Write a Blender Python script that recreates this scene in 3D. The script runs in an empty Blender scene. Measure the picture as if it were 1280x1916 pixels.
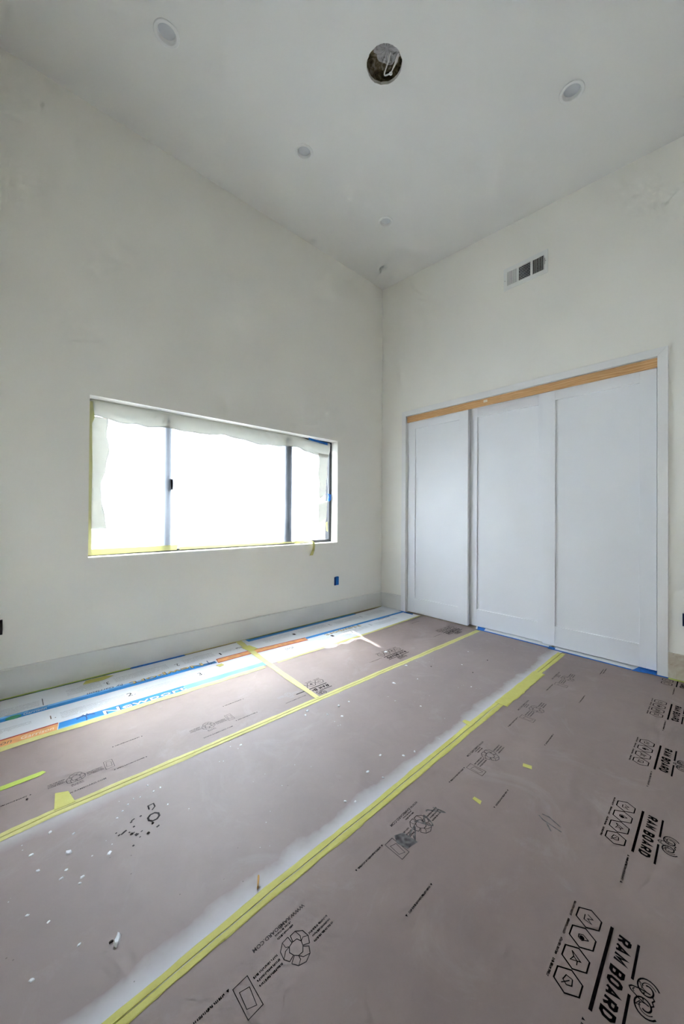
import bpy, bmesh, math, random
import numpy as np
from mathutils import Vector, Matrix

random.seed(7)
S = bpy.context.scene
COL = S.collection

# ------------------------------------------------------------------ camera, sky, sun, exposure
F_PX, YAW, PIT, ROL = 685.12, 0.7425, 0.0069, 0.0065
CAM = Vector((-3.058, -2.684, 1.0))
fw = Vector((math.sin(YAW) * math.cos(PIT), math.cos(YAW) * math.cos(PIT), math.sin(PIT)))
rt = fw.cross(Vector((0, 0, 1))).normalized()
up = rt.cross(fw)
r2 = rt * math.cos(ROL) + up * math.sin(ROL)
u2 = -rt * math.sin(ROL) + up * math.cos(ROL)
cd = bpy.data.cameras.new('camera')
cd.sensor_fit = 'HORIZONTAL'
cd.sensor_width = 36.0
cd.lens = F_PX / 1280.0 * 36.0
cd.clip_start = 0.01
cam = bpy.data.objects.new('camera', cd)
COL.objects.link(cam)
M3 = Matrix((r2, u2, -fw)).transposed()
cam.matrix_world = Matrix.Translation(CAM) @ M3.to_4x4()
S.camera = cam

SUN_DIR = Vector((-0.16, -0.58, -1.0)).normalized()      # direction the light travels
w = bpy.data.worlds.new('sky')
S.world = w
w.use_nodes = True
wn = w.node_tree
wn.nodes.clear()
sky = wn.nodes.new('ShaderNodeTexSky')
sky.sky_type = 'NISHITA'
sky.sun_disc = False
sky.sun_elevation = math.asin(-SUN_DIR.z)
sky.sun_rotation = math.atan2(-SUN_DIR.x, -SUN_DIR.y)
sky.dust_density = 1.0
bg = wn.nodes.new('ShaderNodeBackground')
bg.inputs[1].default_value = 1.15
wo = wn.nodes.new('ShaderNodeOutputWorld')
hz = wn.nodes.new('ShaderNodeHueSaturation')       # hazy, whitened sky
hz.inputs['Saturation'].default_value = 0.26
wn.links.new(sky.outputs[0], hz.inputs['Color'])
wn.links.new(hz.outputs[0], bg.inputs[0])
wn.links.new(bg.outputs[0], wo.inputs[0])

sd = bpy.data.lights.new('sun', 'SUN')
sd.energy = 3.7
sd.angle = math.radians(0.6)
sd.color = (1.0, 0.96, 0.9)
sun = bpy.data.objects.new('sun', sd)
COL.objects.link(sun)
sun.location = (0.5, 3, 6)
sun.rotation_euler = (-SUN_DIR).to_track_quat('Z', 'Y').to_euler()

S.view_settings.view_transform = 'Standard'
S.view_settings.look = 'None'
S.view_settings.gamma = 1.0
S.view_settings.use_curve_mapping = False
S.view_settings.exposure = 2.52
cy = S.cycles
cy.use_denoising = True
cy.max_bounces = 12
cy.diffuse_bounces = 8
cy.transmission_bounces = 6
cy.transparent_max_bounces = 12
cy.sample_clamp_indirect = 0.0
cy.use_adaptive_sampling = True
cy.adaptive_threshold = 0.08
cy.adaptive_min_samples = 24

# ------------------------------------------------------------------ room numbers (metres)
HC, SL = 3.494, 0.0588            # ceiling height at the window wall, its fall towards the back
X0, Y0 = -3.18, -2.80             # walls behind the camera
def zc(y): return HC + SL * y
WX0, WX1, WZ0, WZ1 = -2.688, -0.657, 0.727, 1.721     # window opening
CY0, CY1, CZT = -0.338, -2.325, 2.02                  # closet opening
FLZ = -0.004                                          # subfloor; covering tops lie at z = 0

# ------------------------------------------------------------------ materials
MATS = {}
class NT:
    def __init__(s, name):
        s.m = bpy.data.materials.new(name)
        s.m.use_nodes = True
        s.t = s.m.node_tree
        s.t.nodes.clear()
        s.out = s.t.nodes.new('ShaderNodeOutputMaterial')
        MATS[name] = s.m
    def n(s, typ, ins=None, **kw):
        nd = s.t.nodes.new(typ)
        for k, v in kw.items():
            setattr(nd, k, v)
        for k, v in (ins or {}).items():
            if isinstance(v, bpy.types.NodeSocket):
                s.t.links.new(v, nd.inputs[k])
            else:
                nd.inputs[k].default_value = v
        return nd
    def surf(s, sock):
        s.t.links.new(sock, s.out.inputs['Surface'])
    def coord(s, scale=(1, 1, 1), loc=(0, 0, 0), rot=(0, 0, 0)):
        c = s.n('ShaderNodeTexCoord')
        m = s.n('ShaderNodeMapping', {'Vector': c.outputs['Object'], 'Scale': scale, 'Location': loc, 'Rotation': rot})
        return m.outputs[0]
    def noise(s, vec, scale, detail=4, rough=0.55, dist=0):
        return s.n('ShaderNodeTexNoise', {'Vector': vec, 'Scale': scale, 'Detail': detail, 'Roughness': rough, 'Distortion': dist}).outputs['Fac']
    def ramp(s, fac, stops):
        r = s.n('ShaderNodeValToRGB', {'Fac': fac})
        e = r.color_ramp.elements
        while len(e) < len(stops):
            e.new(0.5)
        for i, (p, c) in enumerate(stops):
            e[i].position = p
            e[i].color = (c[0], c[1], c[2], 1) if not isinstance(c, (int, float)) else (c, c, c, 1)
        return r.outputs['Color']
    def mix(s, fac, a, b, mode='MIX'):
        nd = s.n('ShaderNodeMix', data_type='RGBA', blend_type=mode)
        for ix, v in ((0, fac), (6, a), (7, b)):
            sock = nd.inputs[ix]
            if isinstance(v, bpy.types.NodeSocket):
                s.t.links.new(v, sock)
            elif ix == 0:
                sock.default_value = v
            else:
                sock.default_value = (v[0], v[1], v[2], 1)
        return nd.outputs[2]
    def math(s, op, a, b=0.0, c=0.0, clamp=False):
        nd = s.n('ShaderNodeMath', operation=op, use_clamp=clamp)
        for i, v in enumerate((a, b, c)):
            if isinstance(v, bpy.types.NodeSocket):
                s.t.links.new(v, nd.inputs[i])
            else:
                nd.inputs[i].default_value = v
        return nd.outputs[0]
    def bump(s, h, strength=0.2, dist=0.002):
        return s.n('ShaderNodeBump', {'Height': h, 'Strength': strength, 'Distance': dist}).outputs[0]
    def pbr(s, color, rough=0.6, normal=None, spec=0.5, metallic=0.0):
        b = s.n('ShaderNodeBsdfPrincipled')
        for k, v in (('Base Color', color), ('Roughness', rough), ('Specular IOR Level', spec), ('Metallic', metallic)):
            if isinstance(v, bpy.types.NodeSocket):
                s.t.links.new(v, b.inputs[k])
            elif k == 'Base Color':
                b.inputs[k].default_value = (v[0], v[1], v[2], 1)
            else:
                b.inputs[k].default_value = v
        if normal is not None:
            s.t.links.new(normal, b.inputs['Normal'])
        s.surf(b.outputs[0])
        return b

def simple(name, color, rough=0.6, spec=0.4, var=0.06, vscale=30, bump=0.0, bscale=200):
    t = NT(name)
    v = t.coord()
    n = t.noise(v, vscale, 0)
    lo = [c * (1 - var) for c in color]
    hi = [min(1, c * (1 + var)) for c in color]
    col = t.ramp(n, [(0.3, lo), (0.7, hi)])
    nm = t.bump(t.noise(v, bscale, 2), bump, 0.002) if bump else None
    if rough >= 0.75:                              # dead flat paint
        t.surf(t.n('ShaderNodeBsdfDiffuse', {'Color': col}).outputs[0])
        return t.m
    t.pbr(col, rough, nm, spec)
    return t.m

simple('wall_paint', (0.855, 0.835, 0.775), 0.75, 0.25, 0.012, 3)
simple('ceiling_paint', (0.755, 0.745, 0.715), 0.8, 0.2, 0.012, 3)
simple('trim_paint', (0.80, 0.795, 0.785), 0.45, 0.4, 0.01, 4)
simple('door_paint', (0.81, 0.82, 0.84), 0.42, 0.4, 0.01, 4)
simple('baseboard_paint', (0.75, 0.74, 0.705), 0.55, 0.35, 0.03, 5)
simple('subfloor', (0.30, 0.24, 0.18), 0.7, 0.3, 0.2, 12)
simple('black_frame', (0.012, 0.014, 0.02), 0.35, 0.5, 0.1)
simple('black_plastic', (0.008, 0.009, 0.012), 0.5, 0.4, 0.1)
simple('navy_tape', (0.01, 0.025, 0.10), 0.5, 0.4, 0.1)
simple('blue_tape', (0.010, 0.14, 0.52), 0.6, 0.3, 0.15, 60, 0.2, 300)
simple('blue_tape_dark', (0.005, 0.04, 0.22), 0.6, 0.3, 0.1)
simple('vent_metal', (0.78, 0.785, 0.76), 0.4, 0.4, 0.01)
simple('duct_dark', (0.01, 0.012, 0.014), 0.8, 0.1, 0.1)
simple('screw', (0.25, 0.25, 0.25), 0.4, 0.5, 0.1)
simple('lens', (0.56, 0.57, 0.59), 0.55, 0.3, 0.03)
simple('light_trim', (0.74, 0.735, 0.715), 0.6, 0.3, 0.01)
simple('cable_white', (0.78, 0.75, 0.72), 0.45, 0.4, 0.03)
simple('chip', (0.82, 0.84, 0.87), 0.7, 0.2, 0.05, 60, 0.3, 200)
simple('paint_fleck', (0.62, 0.63, 0.65), 0.8, 0.2, 0.05, 60)
simple('dirt_crumb', (0.05, 0.04, 0.035), 0.9, 0.1, 0.2, 60)
simple('wood_splinter', (0.45, 0.26, 0.08), 0.7, 0.2, 0.2, 60)
simple('ink', (0.008, 0.007, 0.008), 0.8, 0.1, 0.3, 80)
simple('ink_grey', (0.060, 0.053, 0.056), 0.8, 0.1, 0.3, 80)
simple('ink_faint', (0.30, 0.29, 0.30), 0.6, 0.3, 0.1, 80)
simple('print_blue', (0.012, 0.23, 0.62), 0.5, 0.35, 0.06, 8)
simple('print_light_blue', (0.16, 0.45, 0.78), 0.5, 0.35, 0.15, 14)
simple('print_teal', (0.02, 0.10, 0.14), 0.5, 0.35, 0.3, 20)
simple('print_navy', (0.012, 0.06, 0.22), 0.5, 0.35, 0.1)
simple('print_orange', (0.75, 0.36, 0.14), 0.5, 0.35, 0.12, 30)
simple('print_red', (0.42, 0.03, 0.02), 0.5, 0.35, 0.1)
simple('print_gold', (0.70, 0.50, 0.20), 0.5, 0.35, 0.2, 40)
simple('print_cream', (0.80, 0.74, 0.60), 0.5, 0.35, 0.05)
simple('print_green', (0.06, 0.30, 0.14), 0.5, 0.35, 0.2, 40)
simple('print_brown', (0.16, 0.10, 0.07), 0.5, 0.35, 0.2, 40)
simple('carton_white', (0.71, 0.73, 0.76), 0.42, 0.4, 0.02, 5)
simple('floor_strip_white', (0.74, 0.76, 0.78), 0.45, 0.4, 0.02, 5)
simple('outside_wall', (0.82, 0.82, 0.82), 0.9, 0.1, 0.03, 4)
simple('outside_ground', (0.16, 0.155, 0.15), 0.9, 0.1, 0.1, 4)
simple('outside_dark', (0.10, 0.12, 0.16), 0.6, 0.2, 0.05)

def tape_mat(name, base, dark):
    t = NT(name)
    v = t.coord()
    n = t.noise(v, 25, 5)
    f = t.noise(t.coord((4, 60, 60)), 9, 3)
    col = t.mix(t.math('MULTIPLY', n, 0.8), base, dark)
    h = t.math('ADD', t.math('MULTIPLY', f, 0.6), t.noise(v, 140, 3))
    t.pbr(col, 0.62, t.bump(h, 0.35, 0.002), 0.3)
tape_mat('yellow_tape', (0.66, 0.63, 0.27), (0.50, 0.46, 0.14))
tape_mat('yellow_tape_bright', (0.62, 0.60, 0.18), (0.48, 0.45, 0.10))
tape_mat('lime_tape', (0.55, 0.68, 0.14), (0.42, 0.52, 0.08))

def board_mat(name, spray):
    t = NT(name)
    v = t.coord()
    n1 = t.noise(v, 1.6, 6, 0.6)
    n2 = t.noise(v, 9, 5, 0.65, 0.8)
    col = t.ramp(n1, [(0.3, (0.255, 0.198, 0.183)), (0.7, (0.312, 0.244, 0.224))])
    col = t.mix(t.math('MULTIPLY', t.ramp(n2, [(0.45, 0.0), (0.75, 1.0)]), 0.35), col, (0.222, 0.177, 0.168))
    n3 = t.noise(t.coord((1, 1, 1), (3, 1, 0)), 3.2, 6, 0.7, 1.6)
    col = t.mix(t.math('MULTIPLY', t.ramp(n3, [(0.55, 0.0), (0.72, 1.0)]), 0.22), col, (0.44, 0.405, 0.395))
    if spray:
        # dried white overspray beside the seam tape, and fine flecks of paint and plaster
        c = t.n('ShaderNodeTexCoord')
        sp = t.n('ShaderNodeSeparateXYZ', {'Vector': c.outputs['Object']})
        x, y = sp.outputs[0], sp.outputs[1]
        nz = t.noise(v, 5, 4, 0.6)
        yline = t.math('MULTIPLY_ADD', x, 0.0205, -1.797)
        d = t.math('SUBTRACT', y, yline)
        wob = t.math('MULTIPLY_ADD', nz, 0.13, 0.015)
        m1 = t.math('SUBTRACT', 1.0, t.math('DIVIDE', d, wob), clamp=True)
        m1 = t.math('POWER', m1, 0.8, clamp=True)
        d2 = t.math('SUBTRACT', -1.14, y)
        m2 = t.math('SUBTRACT', 1.0, t.math('DIVIDE', d2, t.math('MULTIPLY', wob, 1.0)), clamp=True)
        left = t.math('MULTIPLY_ADD', x, -2.2, -5.6, clamp=True)
        m2 = t.math('MULTIPLY', t.math('MULTIPLY', m2, t.math('ADD', left, 0.12), clamp=True), 0.55)
        mm = t.math('MAXIMUM', m1, m2)
        col = t.mix(0.07, col, (0.60, 0.61, 0.66))
        col = t.mix(t.math('MULTIPLY', mm, 0.80), col, (0.70, 0.73, 0.78))
        vo = t.n('ShaderNodeTexVoronoi', {'Vector': v, 'Scale': 42.0})
        fl = t.math('LESS_THAN', vo.outputs['Distance'], t.math('MULTIPLY', t.noise(v, 11, 2), 0.16))
        fl = t.math('MULTIPLY', fl, t.math('GREATER_THAN', t.noise(v, 7, 3), 0.56))
        col = t.mix(t.math('MULTIPLY', fl, 0.7), col, (0.66, 0.68, 0.70))
        vo2 = t.n('ShaderNodeTexVoronoi', {'Vector': t.coord((1, 1, 1), (5, 2, 1)), 'Scale': 30.0})
        fl2 = t.math('LESS_THAN', vo2.outputs['Distance'], 0.055)
        fl2 = t.math('MULTIPLY', fl2, t.math('GREATER_THAN', t.noise(v, 6, 3), 0.55))
        col = t.mix(t.math('MULTIPLY', fl2, 0.6), col, (0.10, 0.08, 0.07))
    t.pbr(col, 0.55, t.bump(t.noise(v, 70, 3), 0.06, 0.002), 0.35)
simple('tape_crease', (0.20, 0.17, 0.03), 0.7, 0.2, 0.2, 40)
simple('ink_mid', (0.13, 0.12, 0.125), 0.6, 0.3, 0.3, 80)
t = NT('tape_backlit')                         # tape over glass lets daylight through
tl = t.n('ShaderNodeBsdfTranslucent', {'Color': (0.80, 0.78, 0.45, 1)})
df = t.n('ShaderNodeBsdfDiffuse', {'Color': (0.74, 0.72, 0.42, 1)})
t.surf(t.n('ShaderNodeMixShader', {0: 0.6, 1: tl.outputs[0], 2: df.outputs[0]}).outputs[0])
board_mat('kraft_board', False)
board_mat('kraft_board_sprayed', True)

t = NT('pine')
v = t.coord((1, 1, 9))
wv = t.n('ShaderNodeTexWave', {'Vector': t.coord((1, 0.7, 6)), 'Scale': 4.0, 'Distortion': 9.0, 'Detail': 3.0, 'Detail Scale': 1.2}, wave_type='BANDS', bands_direction='Z')
col = t.ramp(wv.outputs['Fac'], [(0.0, (0.60, 0.33, 0.13)), (0.55, (0.70, 0.42, 0.19)), (1.0, (0.76, 0.50, 0.26))])
col = t.mix(t.math('MULTIPLY', t.noise(t.coord((1, 2, 40)), 6, 4), 0.35), col, (0.56, 0.28, 0.10))
t.pbr(col, 0.55, None, 0.3)

t = NT('raw_baseboard')
v = t.coord()
col = t.ramp(t.noise(v, 14, 6, 0.65, 1.5), [(0.35, (0.62, 0.58, 0.48)), (0.6, (0.52, 0.44, 0.34)), (0.75, (0.36, 0.22, 0.13))])
t.pbr(col, 0.6, None, 0.3)

t = NT('insulation')
v = t.coord()
col = t.ramp(t.noise(v, 26, 6, 0.65, 1.0), [(0.36, (0.035, 0.026, 0.012)), (0.5, (0.20, 0.16, 0.09)), (0.62, (0.42, 0.38, 0.30))])
t.pbr(col, 0.9, t.bump(t.noise(v, 40, 5), 0.8, 0.01), 0.1)
t = NT('torn_paper')
v = t.coord()
col = t.ramp(t.noise(v, 40, 6, 0.65, 0.6), [(0.36, (0.30, 0.28, 0.26)), (0.46, (0.68, 0.66, 0.66))])
t.pbr(col, 0.9, t.bump(t.noise(v, 60, 4), 0.7, 0.006), 0.1)

t = NT('glass')                                # clear pane
tr = t.n('ShaderNodeBsdfTransparent', {'Color': (0.93, 0.96, 0.97, 1)})
gl = t.n('ShaderNodeBsdfGlossy', {'Roughness': 0.02, 'Color': (1, 1, 1, 1)})
t.surf(t.n('ShaderNodeMixShader', {0: 0.06, 1: tr.outputs[0], 2: gl.outputs[0]}).outputs[0])

t = NT('plastic_film')                         # thin cloudy sheet, scatters light mostly forward
rf = t.n('ShaderNodeBsdfRefraction', {'Roughness': 0.42, 'IOR': 1.14, 'Color': (0.66, 0.68, 0.71, 1)}, distribution='BECKMANN')
tl = t.n('ShaderNodeBsdfTranslucent', {'Color': (0.90, 0.94, 1.0, 1)})
t.surf(t.n('ShaderNodeMixShader', {0: 0.32, 1: rf.outputs[0], 2: tl.outputs[0]}).outputs[0])

t = NT('plastic_film_inner')
t.surf(t.n('ShaderNodeBsdfRefraction', {'Roughness': 0.42, 'IOR': 1.14, 'Color': (0.97, 0.98, 1.0, 1)}, distribution='BECKMANN').outputs[0])

t = NT('film_border')                          # gathered, doubled plastic and masking along the edge
v = t.coord()
tl = t.n('ShaderNodeBsdfTranslucent', {'Color': (0.80, 0.80, 0.76, 1)})
df = t.n('ShaderNodeBsdfPrincipled', {'Base Color': (0.80, 0.79, 0.72, 1), 'Roughness': 0.35})
t.surf(t.n('ShaderNodeMixShader', {0: 0.74, 1: tl.outputs[0], 2: df.outputs[0]}).outputs[0])

# ------------------------------------------------------------------ helpers
def link(name, me, mat=None, parent=None):
    o = bpy.data.objects.new(name, me)
    COL.objects.link(o)
    if mat and me is not None and not me.materials:
        me.materials.append(MATS[mat])
    if parent:
        o.parent = parent
    return o
def from_bm(name, bm, mat, parent=None, smooth=False):
    me = bpy.data.meshes.new(name)
    bm.normal_update()
    bm.to_mesh(me)
    bm.free()
    if smooth:
        for p in me.polygons:
            p.use_smooth = True
    return link(name, me, mat, parent)
def tag(o, label=None, cat=None, group=None, kind=None):
    for k, v in (('label', label), ('category', cat), ('group', group), ('kind', kind)):
        if v:
            o[k] = v
    return o
def empty(name, loc):
    o = bpy.data.objects.new(name, None)
    COL.objects.link(o)
    o.location = loc
    o.empty_display_size = 0.05
    return o
def add_box(bm, a, b):
    x0, x1 = sorted((a[0], b[0])); y0, y1 = sorted((a[1], b[1])); z0, z1 = sorted((a[2], b[2]))
    vs = [bm.verts.new(c) for c in ((x0, y0, z0), (x1, y0, z0), (x1, y1, z0), (x0, y1, z0), (x0, y0, z1), (x1, y0, z1), (x1, y1, z1), (x0, y1, z1))]
    for f in ((3, 2, 1, 0), (4, 5, 6, 7), (0, 1, 5, 4), (1, 2, 6, 5), (2, 3, 7, 6), (3, 0, 4, 7)):
        bm.faces.new([vs[i] for i in f])
def bev(bm, w, seg=1):
    bmesh.ops.bevel(bm, geom=list(bm.edges), offset=w, segments=seg, profile=0.6, affect='EDGES')
def boxo(name, a, b, mat, parent=None, bevel=0.0):
    bm = bmesh.new()
    add_box(bm, a, b)
    if bevel:
        bev(bm, bevel, 2)
    return from_bm(name, bm, mat, parent)
def prism(bm, pts, axis, lo, hi):
    """extrude a polygon (2-d points) along an axis: 'x': (y,z), 'y': (x,z), 'z': (x,y)"""
    def mk(p, h):
        return {'x': (h, p[0], p[1]), 'y': (p[0], h, p[1]), 'z': (p[0], p[1], h)}[axis]
    a = [bm.verts.new(mk(p, lo)) for p in pts]
    b = [bm.verts.new(mk(p, hi)) for p in pts]
    n = len(pts)
    bm.faces.new(a)
    bm.faces.new(b[::-1])
    for i in range(n):
        bm.faces.new((a[i], b[i], b[(i + 1) % n], a[(i + 1) % n]))
    bmesh.ops.recalc_face_normals(bm, faces=list(bm.faces))
def tube(bm, pts, r, n=8):
    rings = []
    pts = [Vector(p) for p in pts]
    for i, p in enumerate(pts):
        d = (pts[min(i + 1, len(pts) - 1)] - pts[max(i - 1, 0)]).normalized()
        a = d.orthogonal().normalized()
        b = d.cross(a)
        rings.append([p + (a * math.cos(2 * math.pi * k / n) + b * math.sin(2 * math.pi * k / n)) * r for k in range(n)])
    # keep rings aligned
    vr = []
    for i, R in enumerate(rings):
        if i:
            prev = vr[-1]
            best = min(range(n), key=lambda s: sum((R[(k + s) % n] - prev[k].co).length for k in range(n)))
            R = [R[(k + best) % n] for k in range(n)]
        vr.append([bm.verts.new(c) for c in R])
    for i in range(len(vr) - 1):
        for k in range(n):
            bm.faces.new((vr[i][k], vr[i][(k + 1) % n], vr[i + 1][(k + 1) % n], vr[i + 1][k]))
    bm.faces.new(vr[0][::-1]); bm.faces.new(vr[-1])
    bmesh.ops.recalc_face_normals(bm, faces=list(bm.faces))
def catmull(pts, k=6):
    out = []
    P = [Vector(p) for p in pts]
    for i in range(len(P) - 1):
        p0, p1, p2, p3 = P[max(i - 1, 0)], P[i], P[i + 1], P[min(i + 2, len(P) - 1)]
        for j in range(k):
            u = j / k
            out.append(0.5 * ((2 * p1) + (-p0 + p2) * u + (2 * p0 - 5 * p1 + 4 * p2 - p3) * u * u + (-p0 + 3 * p1 - 3 * p2 + p3) * u ** 3))
    out.append(P[-1])
    return out

# ------------------------------------------------------------------ the room shell
TH = 0.16
def wall_obj(name, polys, axis, lo, hi, mat='wall_paint', label=None):
    bm = bmesh.new()
    for p in polys:
        prism(bm, p, axis, lo, hi)
    bmesh.ops.remove_doubles(bm, verts=list(bm.verts), dist=1e-5)
    bm.verts.index_update()
    seen = {}
    for f in list(bm.faces):                                  # drop the faces shared by two wall pieces
        key = frozenset(v.index for v in f.verts)
        seen.setdefault(key, []).append(f)
    dele = [f for fs in seen.values() if len(fs) > 1 for f in fs]
    bmesh.ops.delete(bm, geom=dele, context='FACES_ONLY')
    bmesh.ops.recalc_face_normals(bm, faces=list(bm.faces))
    o = from_bm(name, bm, mat)
    tag(o, label, 'wall', kind='structure')
    return o
XL, XR = X0 - 0.16, 0.95
xs = [XL, WX0, WX1, XR]
zs = [-0.1, WZ0, WZ1, HC + 0.12]
polys = []
for i in range(3):
    for j in range(3):
        if i == 1 and j == 1:
            continue
        polys.append([(xs[i], zs[j]), (xs[i + 1], zs[j]), (xs[i + 1], zs[j + 1]), (xs[i], zs[j + 1])])
wall_obj('wall_left', polys, 'y', 0.0, TH, label='tall white painted wall around the wide plastic-covered window')
ys = [0.0, CY0, CY1, Y0]
polys = []
for i in range(3):
    a, b = ys[i], ys[i + 1]
    if i != 1:
        polys.append([(a, -0.1), (b, -0.1), (b, CZT), (a, CZT)])
    polys.append([(a, CZT), (b, CZT), (b, zc(b) + 0.12), (a, zc(a) + 0.12)])
wall_obj('wall_right', polys, 'x', 0.0, 0.12, label='white painted wall with the wide sliding closet opening')
# walls behind the camera; the one at the side has the doorway the picture is taken from
DX0, DX1, DZ = -3.14, -2.2, 2.42  # unseen opening, sized to let bounce light out of the near room
xs = [XL, DX0, DX1, 0.12]
polys = []
for i in range(3):
    a, b = xs[i], xs[i + 1]
    if i != 1:
        polys.append([(a, -0.1), (b, -0.1), (b, DZ), (a, DZ)])
    polys.append([(a, DZ), (b, DZ), (b, zc(Y0) + 0.1), (a, zc(Y0) + 0.1)])
wall_obj('wall_back', polys, 'y', Y0 - 0.12, Y0, label='white painted back wall with the open doorway')
wall_obj('wall_near', [[(Y0, -0.1), (0.0, -0.1), (0.0, HC + 0.12), (Y0, zc(Y0) + 0.12)]], 'x', X0 - 0.16, X0, label='plain white painted side wall nearest the viewpoint')
bm = bmesh.new()                                             # closet interior
for a, b in (((0.70, CY0 + 0.20, FLZ), (0.76, CY1 - 0.20, 2.5)), ((0.12, CY0 + 0.14, FLZ), (0.76, CY0 + 0.20, 2.5)),
             ((0.12, CY1 - 0.20, FLZ), (0.76, CY1 - 0.14, 2.5)), ((0.12, CY0 + 0.20, 2.45), (0.76, CY1 - 0.20, 2.5))):
    add_box(bm, a, b)
tag(from_bm('wall_closet', bm, 'wall_paint'), 'white inner walls of the closet behind the sliding doors', 'wall', kind='structure')
boxo('floor', (XL, Y0 - 0.12, -0.1), (XR, 0.0, FLZ), 'subfloor')
tag(bpy.data.objects['floor'], 'brown subfloor under the protective coverings', 'floor', kind='structure')

# ceiling with real round holes
LIGHTS = [(-2.476, -0.700), (-1.592, -0.682), (-0.734, -0.672), (-0.747, -2.045)]
HOLE = (-1.585, -1.392, 0.094)
LR = 0.052
bm = bmesh.new()
edges = []
def loop(pts):
    vs = [bm.verts.new(p) for p in pts]
    es = [bm.edges.new((vs[i], vs[(i + 1) % len(vs)])) for i in range(len(vs))]
    return vs, es
cx0, cx1, cy0, cy1 = X0, 0.0, Y0, 0.0
outer, e = loop([(cx0, cy0, zc(cy0)), (cx1, cy0, zc(cy0)), (cx1, cy1, zc(cy1)), (cx0, cy1, zc(cy1))])
edges += e
holes = []
rnd = random.Random(3)
for (x, y, r, n) in [(a, b, LR, 32) for a, b in LIGHTS] + [HOLE + (48,)]:
    pts = []
    for k in range(n):
        a = 2 * math.pi * k / n
        rr = r * (1 + (rnd.uniform(-0.02, 0.02) if r == HOLE[2] else 0))
        pts.append((x + rr * math.cos(a), y + rr * math.sin(a), zc(y + rr * math.sin(a))))
    vs, e = loop(pts)
    edges += e
    holes.append(vs)
bmesh.ops.triangle_fill(bm, use_beauty=True, use_dissolve=False, edges=edges, normal=(0, 0, -1))
for vs in holes:                                             # drywall thickness inside each hole
    up_ = [bm.verts.new(v.co + Vector((0, 0, 0.018))) for v in vs]
    n = len(vs)
    for k in range(n):
        bm.faces.new((vs[k], vs[(k + 1) % n], up_[(k + 1) % n], up_[k]))
tp = [bm.verts.new(v.co + Vector((0, 0, 0.14))) for v in outer]
bm.faces.new(tp)
for k in range(4):
    bm.faces.new((outer[k], tp[k], tp[(k + 1) % 4], outer[(k + 1) % 4]))
tag(from_bm('ceiling', bm, 'ceiling_paint'), 'white gently sloping drywall ceiling', 'ceiling', kind='structure')

# unlit hallway outside the doorway
HX0, HX1, HY0, HZ = XL, -0.9, -5.0, 2.46
bm = bmesh.new()
for a, b in (((HX0, HY0, -0.1), (HX1, Y0 - 0.12, FLZ)), ((HX0, HY0, HZ), (HX1, Y0 - 0.12, HZ + 0.1)), ((HX0 - 0.1, HY0, -0.1), (HX0, Y0 - 0.12, HZ)),
             ((HX1, HY0, -0.1), (HX1 + 0.1, Y0 - 0.12, HZ)), ((HX0, HY0 - 0.1, -0.1), (HX1, HY0, HZ))):
    add_box(bm, a, b)
tag(from_bm('wall_hallway', bm, 'wall_paint'), 'white hallway shell behind the doorway', 'wall', kind='structure')
# baseboards
BH, BT = 0.155, 0.014
def baseboard(name, pts2, mat, label, along):
    bm = bmesh.new()
    prof = [(0, FLZ), (BT, FLZ), (BT, BH - 0.004), (BT - 0.004, BH), (0, BH)]
    lo, hi = pts2
    if along == 'x':
        prism(bm, [(-a, z) for a, z in prof], 'x', lo, hi)
    else:
        prism(bm, [(-a, z) for a, z in prof], 'y', lo, hi)
    o = from_bm(name, bm, mat)
    tag(o, label, 'baseboard', kind='structure')
    return o
CO = 0.052                                                    # casing width
baseboard('baseboard_left', (X0, 0.0), 'baseboard_paint', 'long white baseboard under the window', 'x')
baseboard('baseboard_right', (-BT, CY0 + CO - 0.004), 'baseboard_paint', 'short white baseboard between the room corner and the closet casing', 'y')
baseboard('baseboard_far_right', (CY1 - CO + 0.004, Y0), 'raw_baseboard', 'unpainted stained baseboard right of the closet casing', 'y')

# closet casing: two legs and a mitred head, one trim piece each
CT = 0.016
def casing(name, poly, label):
    bm = bmesh.new()
    prism(bm, poly, 'x', -CT, 0.004)
    bev(bm, 0.0012)
    tag(from_bm(name, bm, 'trim_paint'), label, 'trim', kind='structure')
yl, yr = CY0, CY1
casing('trim_1', [(yl, FLZ), (yl + CO, FLZ), (yl + CO, CZT + CO), (yl, CZT)], 'white casing leg left of the closet doors')
casing('trim_2', [(yr, FLZ), (yr - CO, FLZ), (yr - CO, CZT + CO), (yr, CZT)], 'white casing leg right of the closet doors')
casing('trim_3', [(yl, CZT), (yl + CO, CZT + CO), (yr - CO, CZT + CO), (yr, CZT)], 'white casing head above the closet doors')
bm = bmesh.new()                                             # jamb lining behind the doors
add_box(bm, (0.0045, CY0 - 0.0015, FLZ), (0.125, CY0 + 0.012, CZT)); add_box(bm, (0.0045, CY1 - 0.012, FLZ), (0.125, CY1 + 0.0015, CZT)); add_box(bm, (0.0045, CY0 - 0.0015, CZT - 0.0015), (0.125, CY1 + 0.0015, CZT + 0.012))
tag(from_bm('trim_4', bm, 'trim_paint'), 'white jamb lining inside the closet opening', 'trim', kind='structure')
hb = boxo('header_board', (0.0045, CY0 - 0.002, 1.957), (0.019, CY1 + 0.002, CZT - 0.002), 'pine', None, 0.001)
tag(hb, 'unpainted pine board covering the track above the closet doors', 'board')
# strip of pasted paper left on the pine
pl_ = boxo('paper_scrap', (0.0036, -1.165, 1.985), (0.0046, -1.20, 2.005), 'print_cream', hb)

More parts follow.
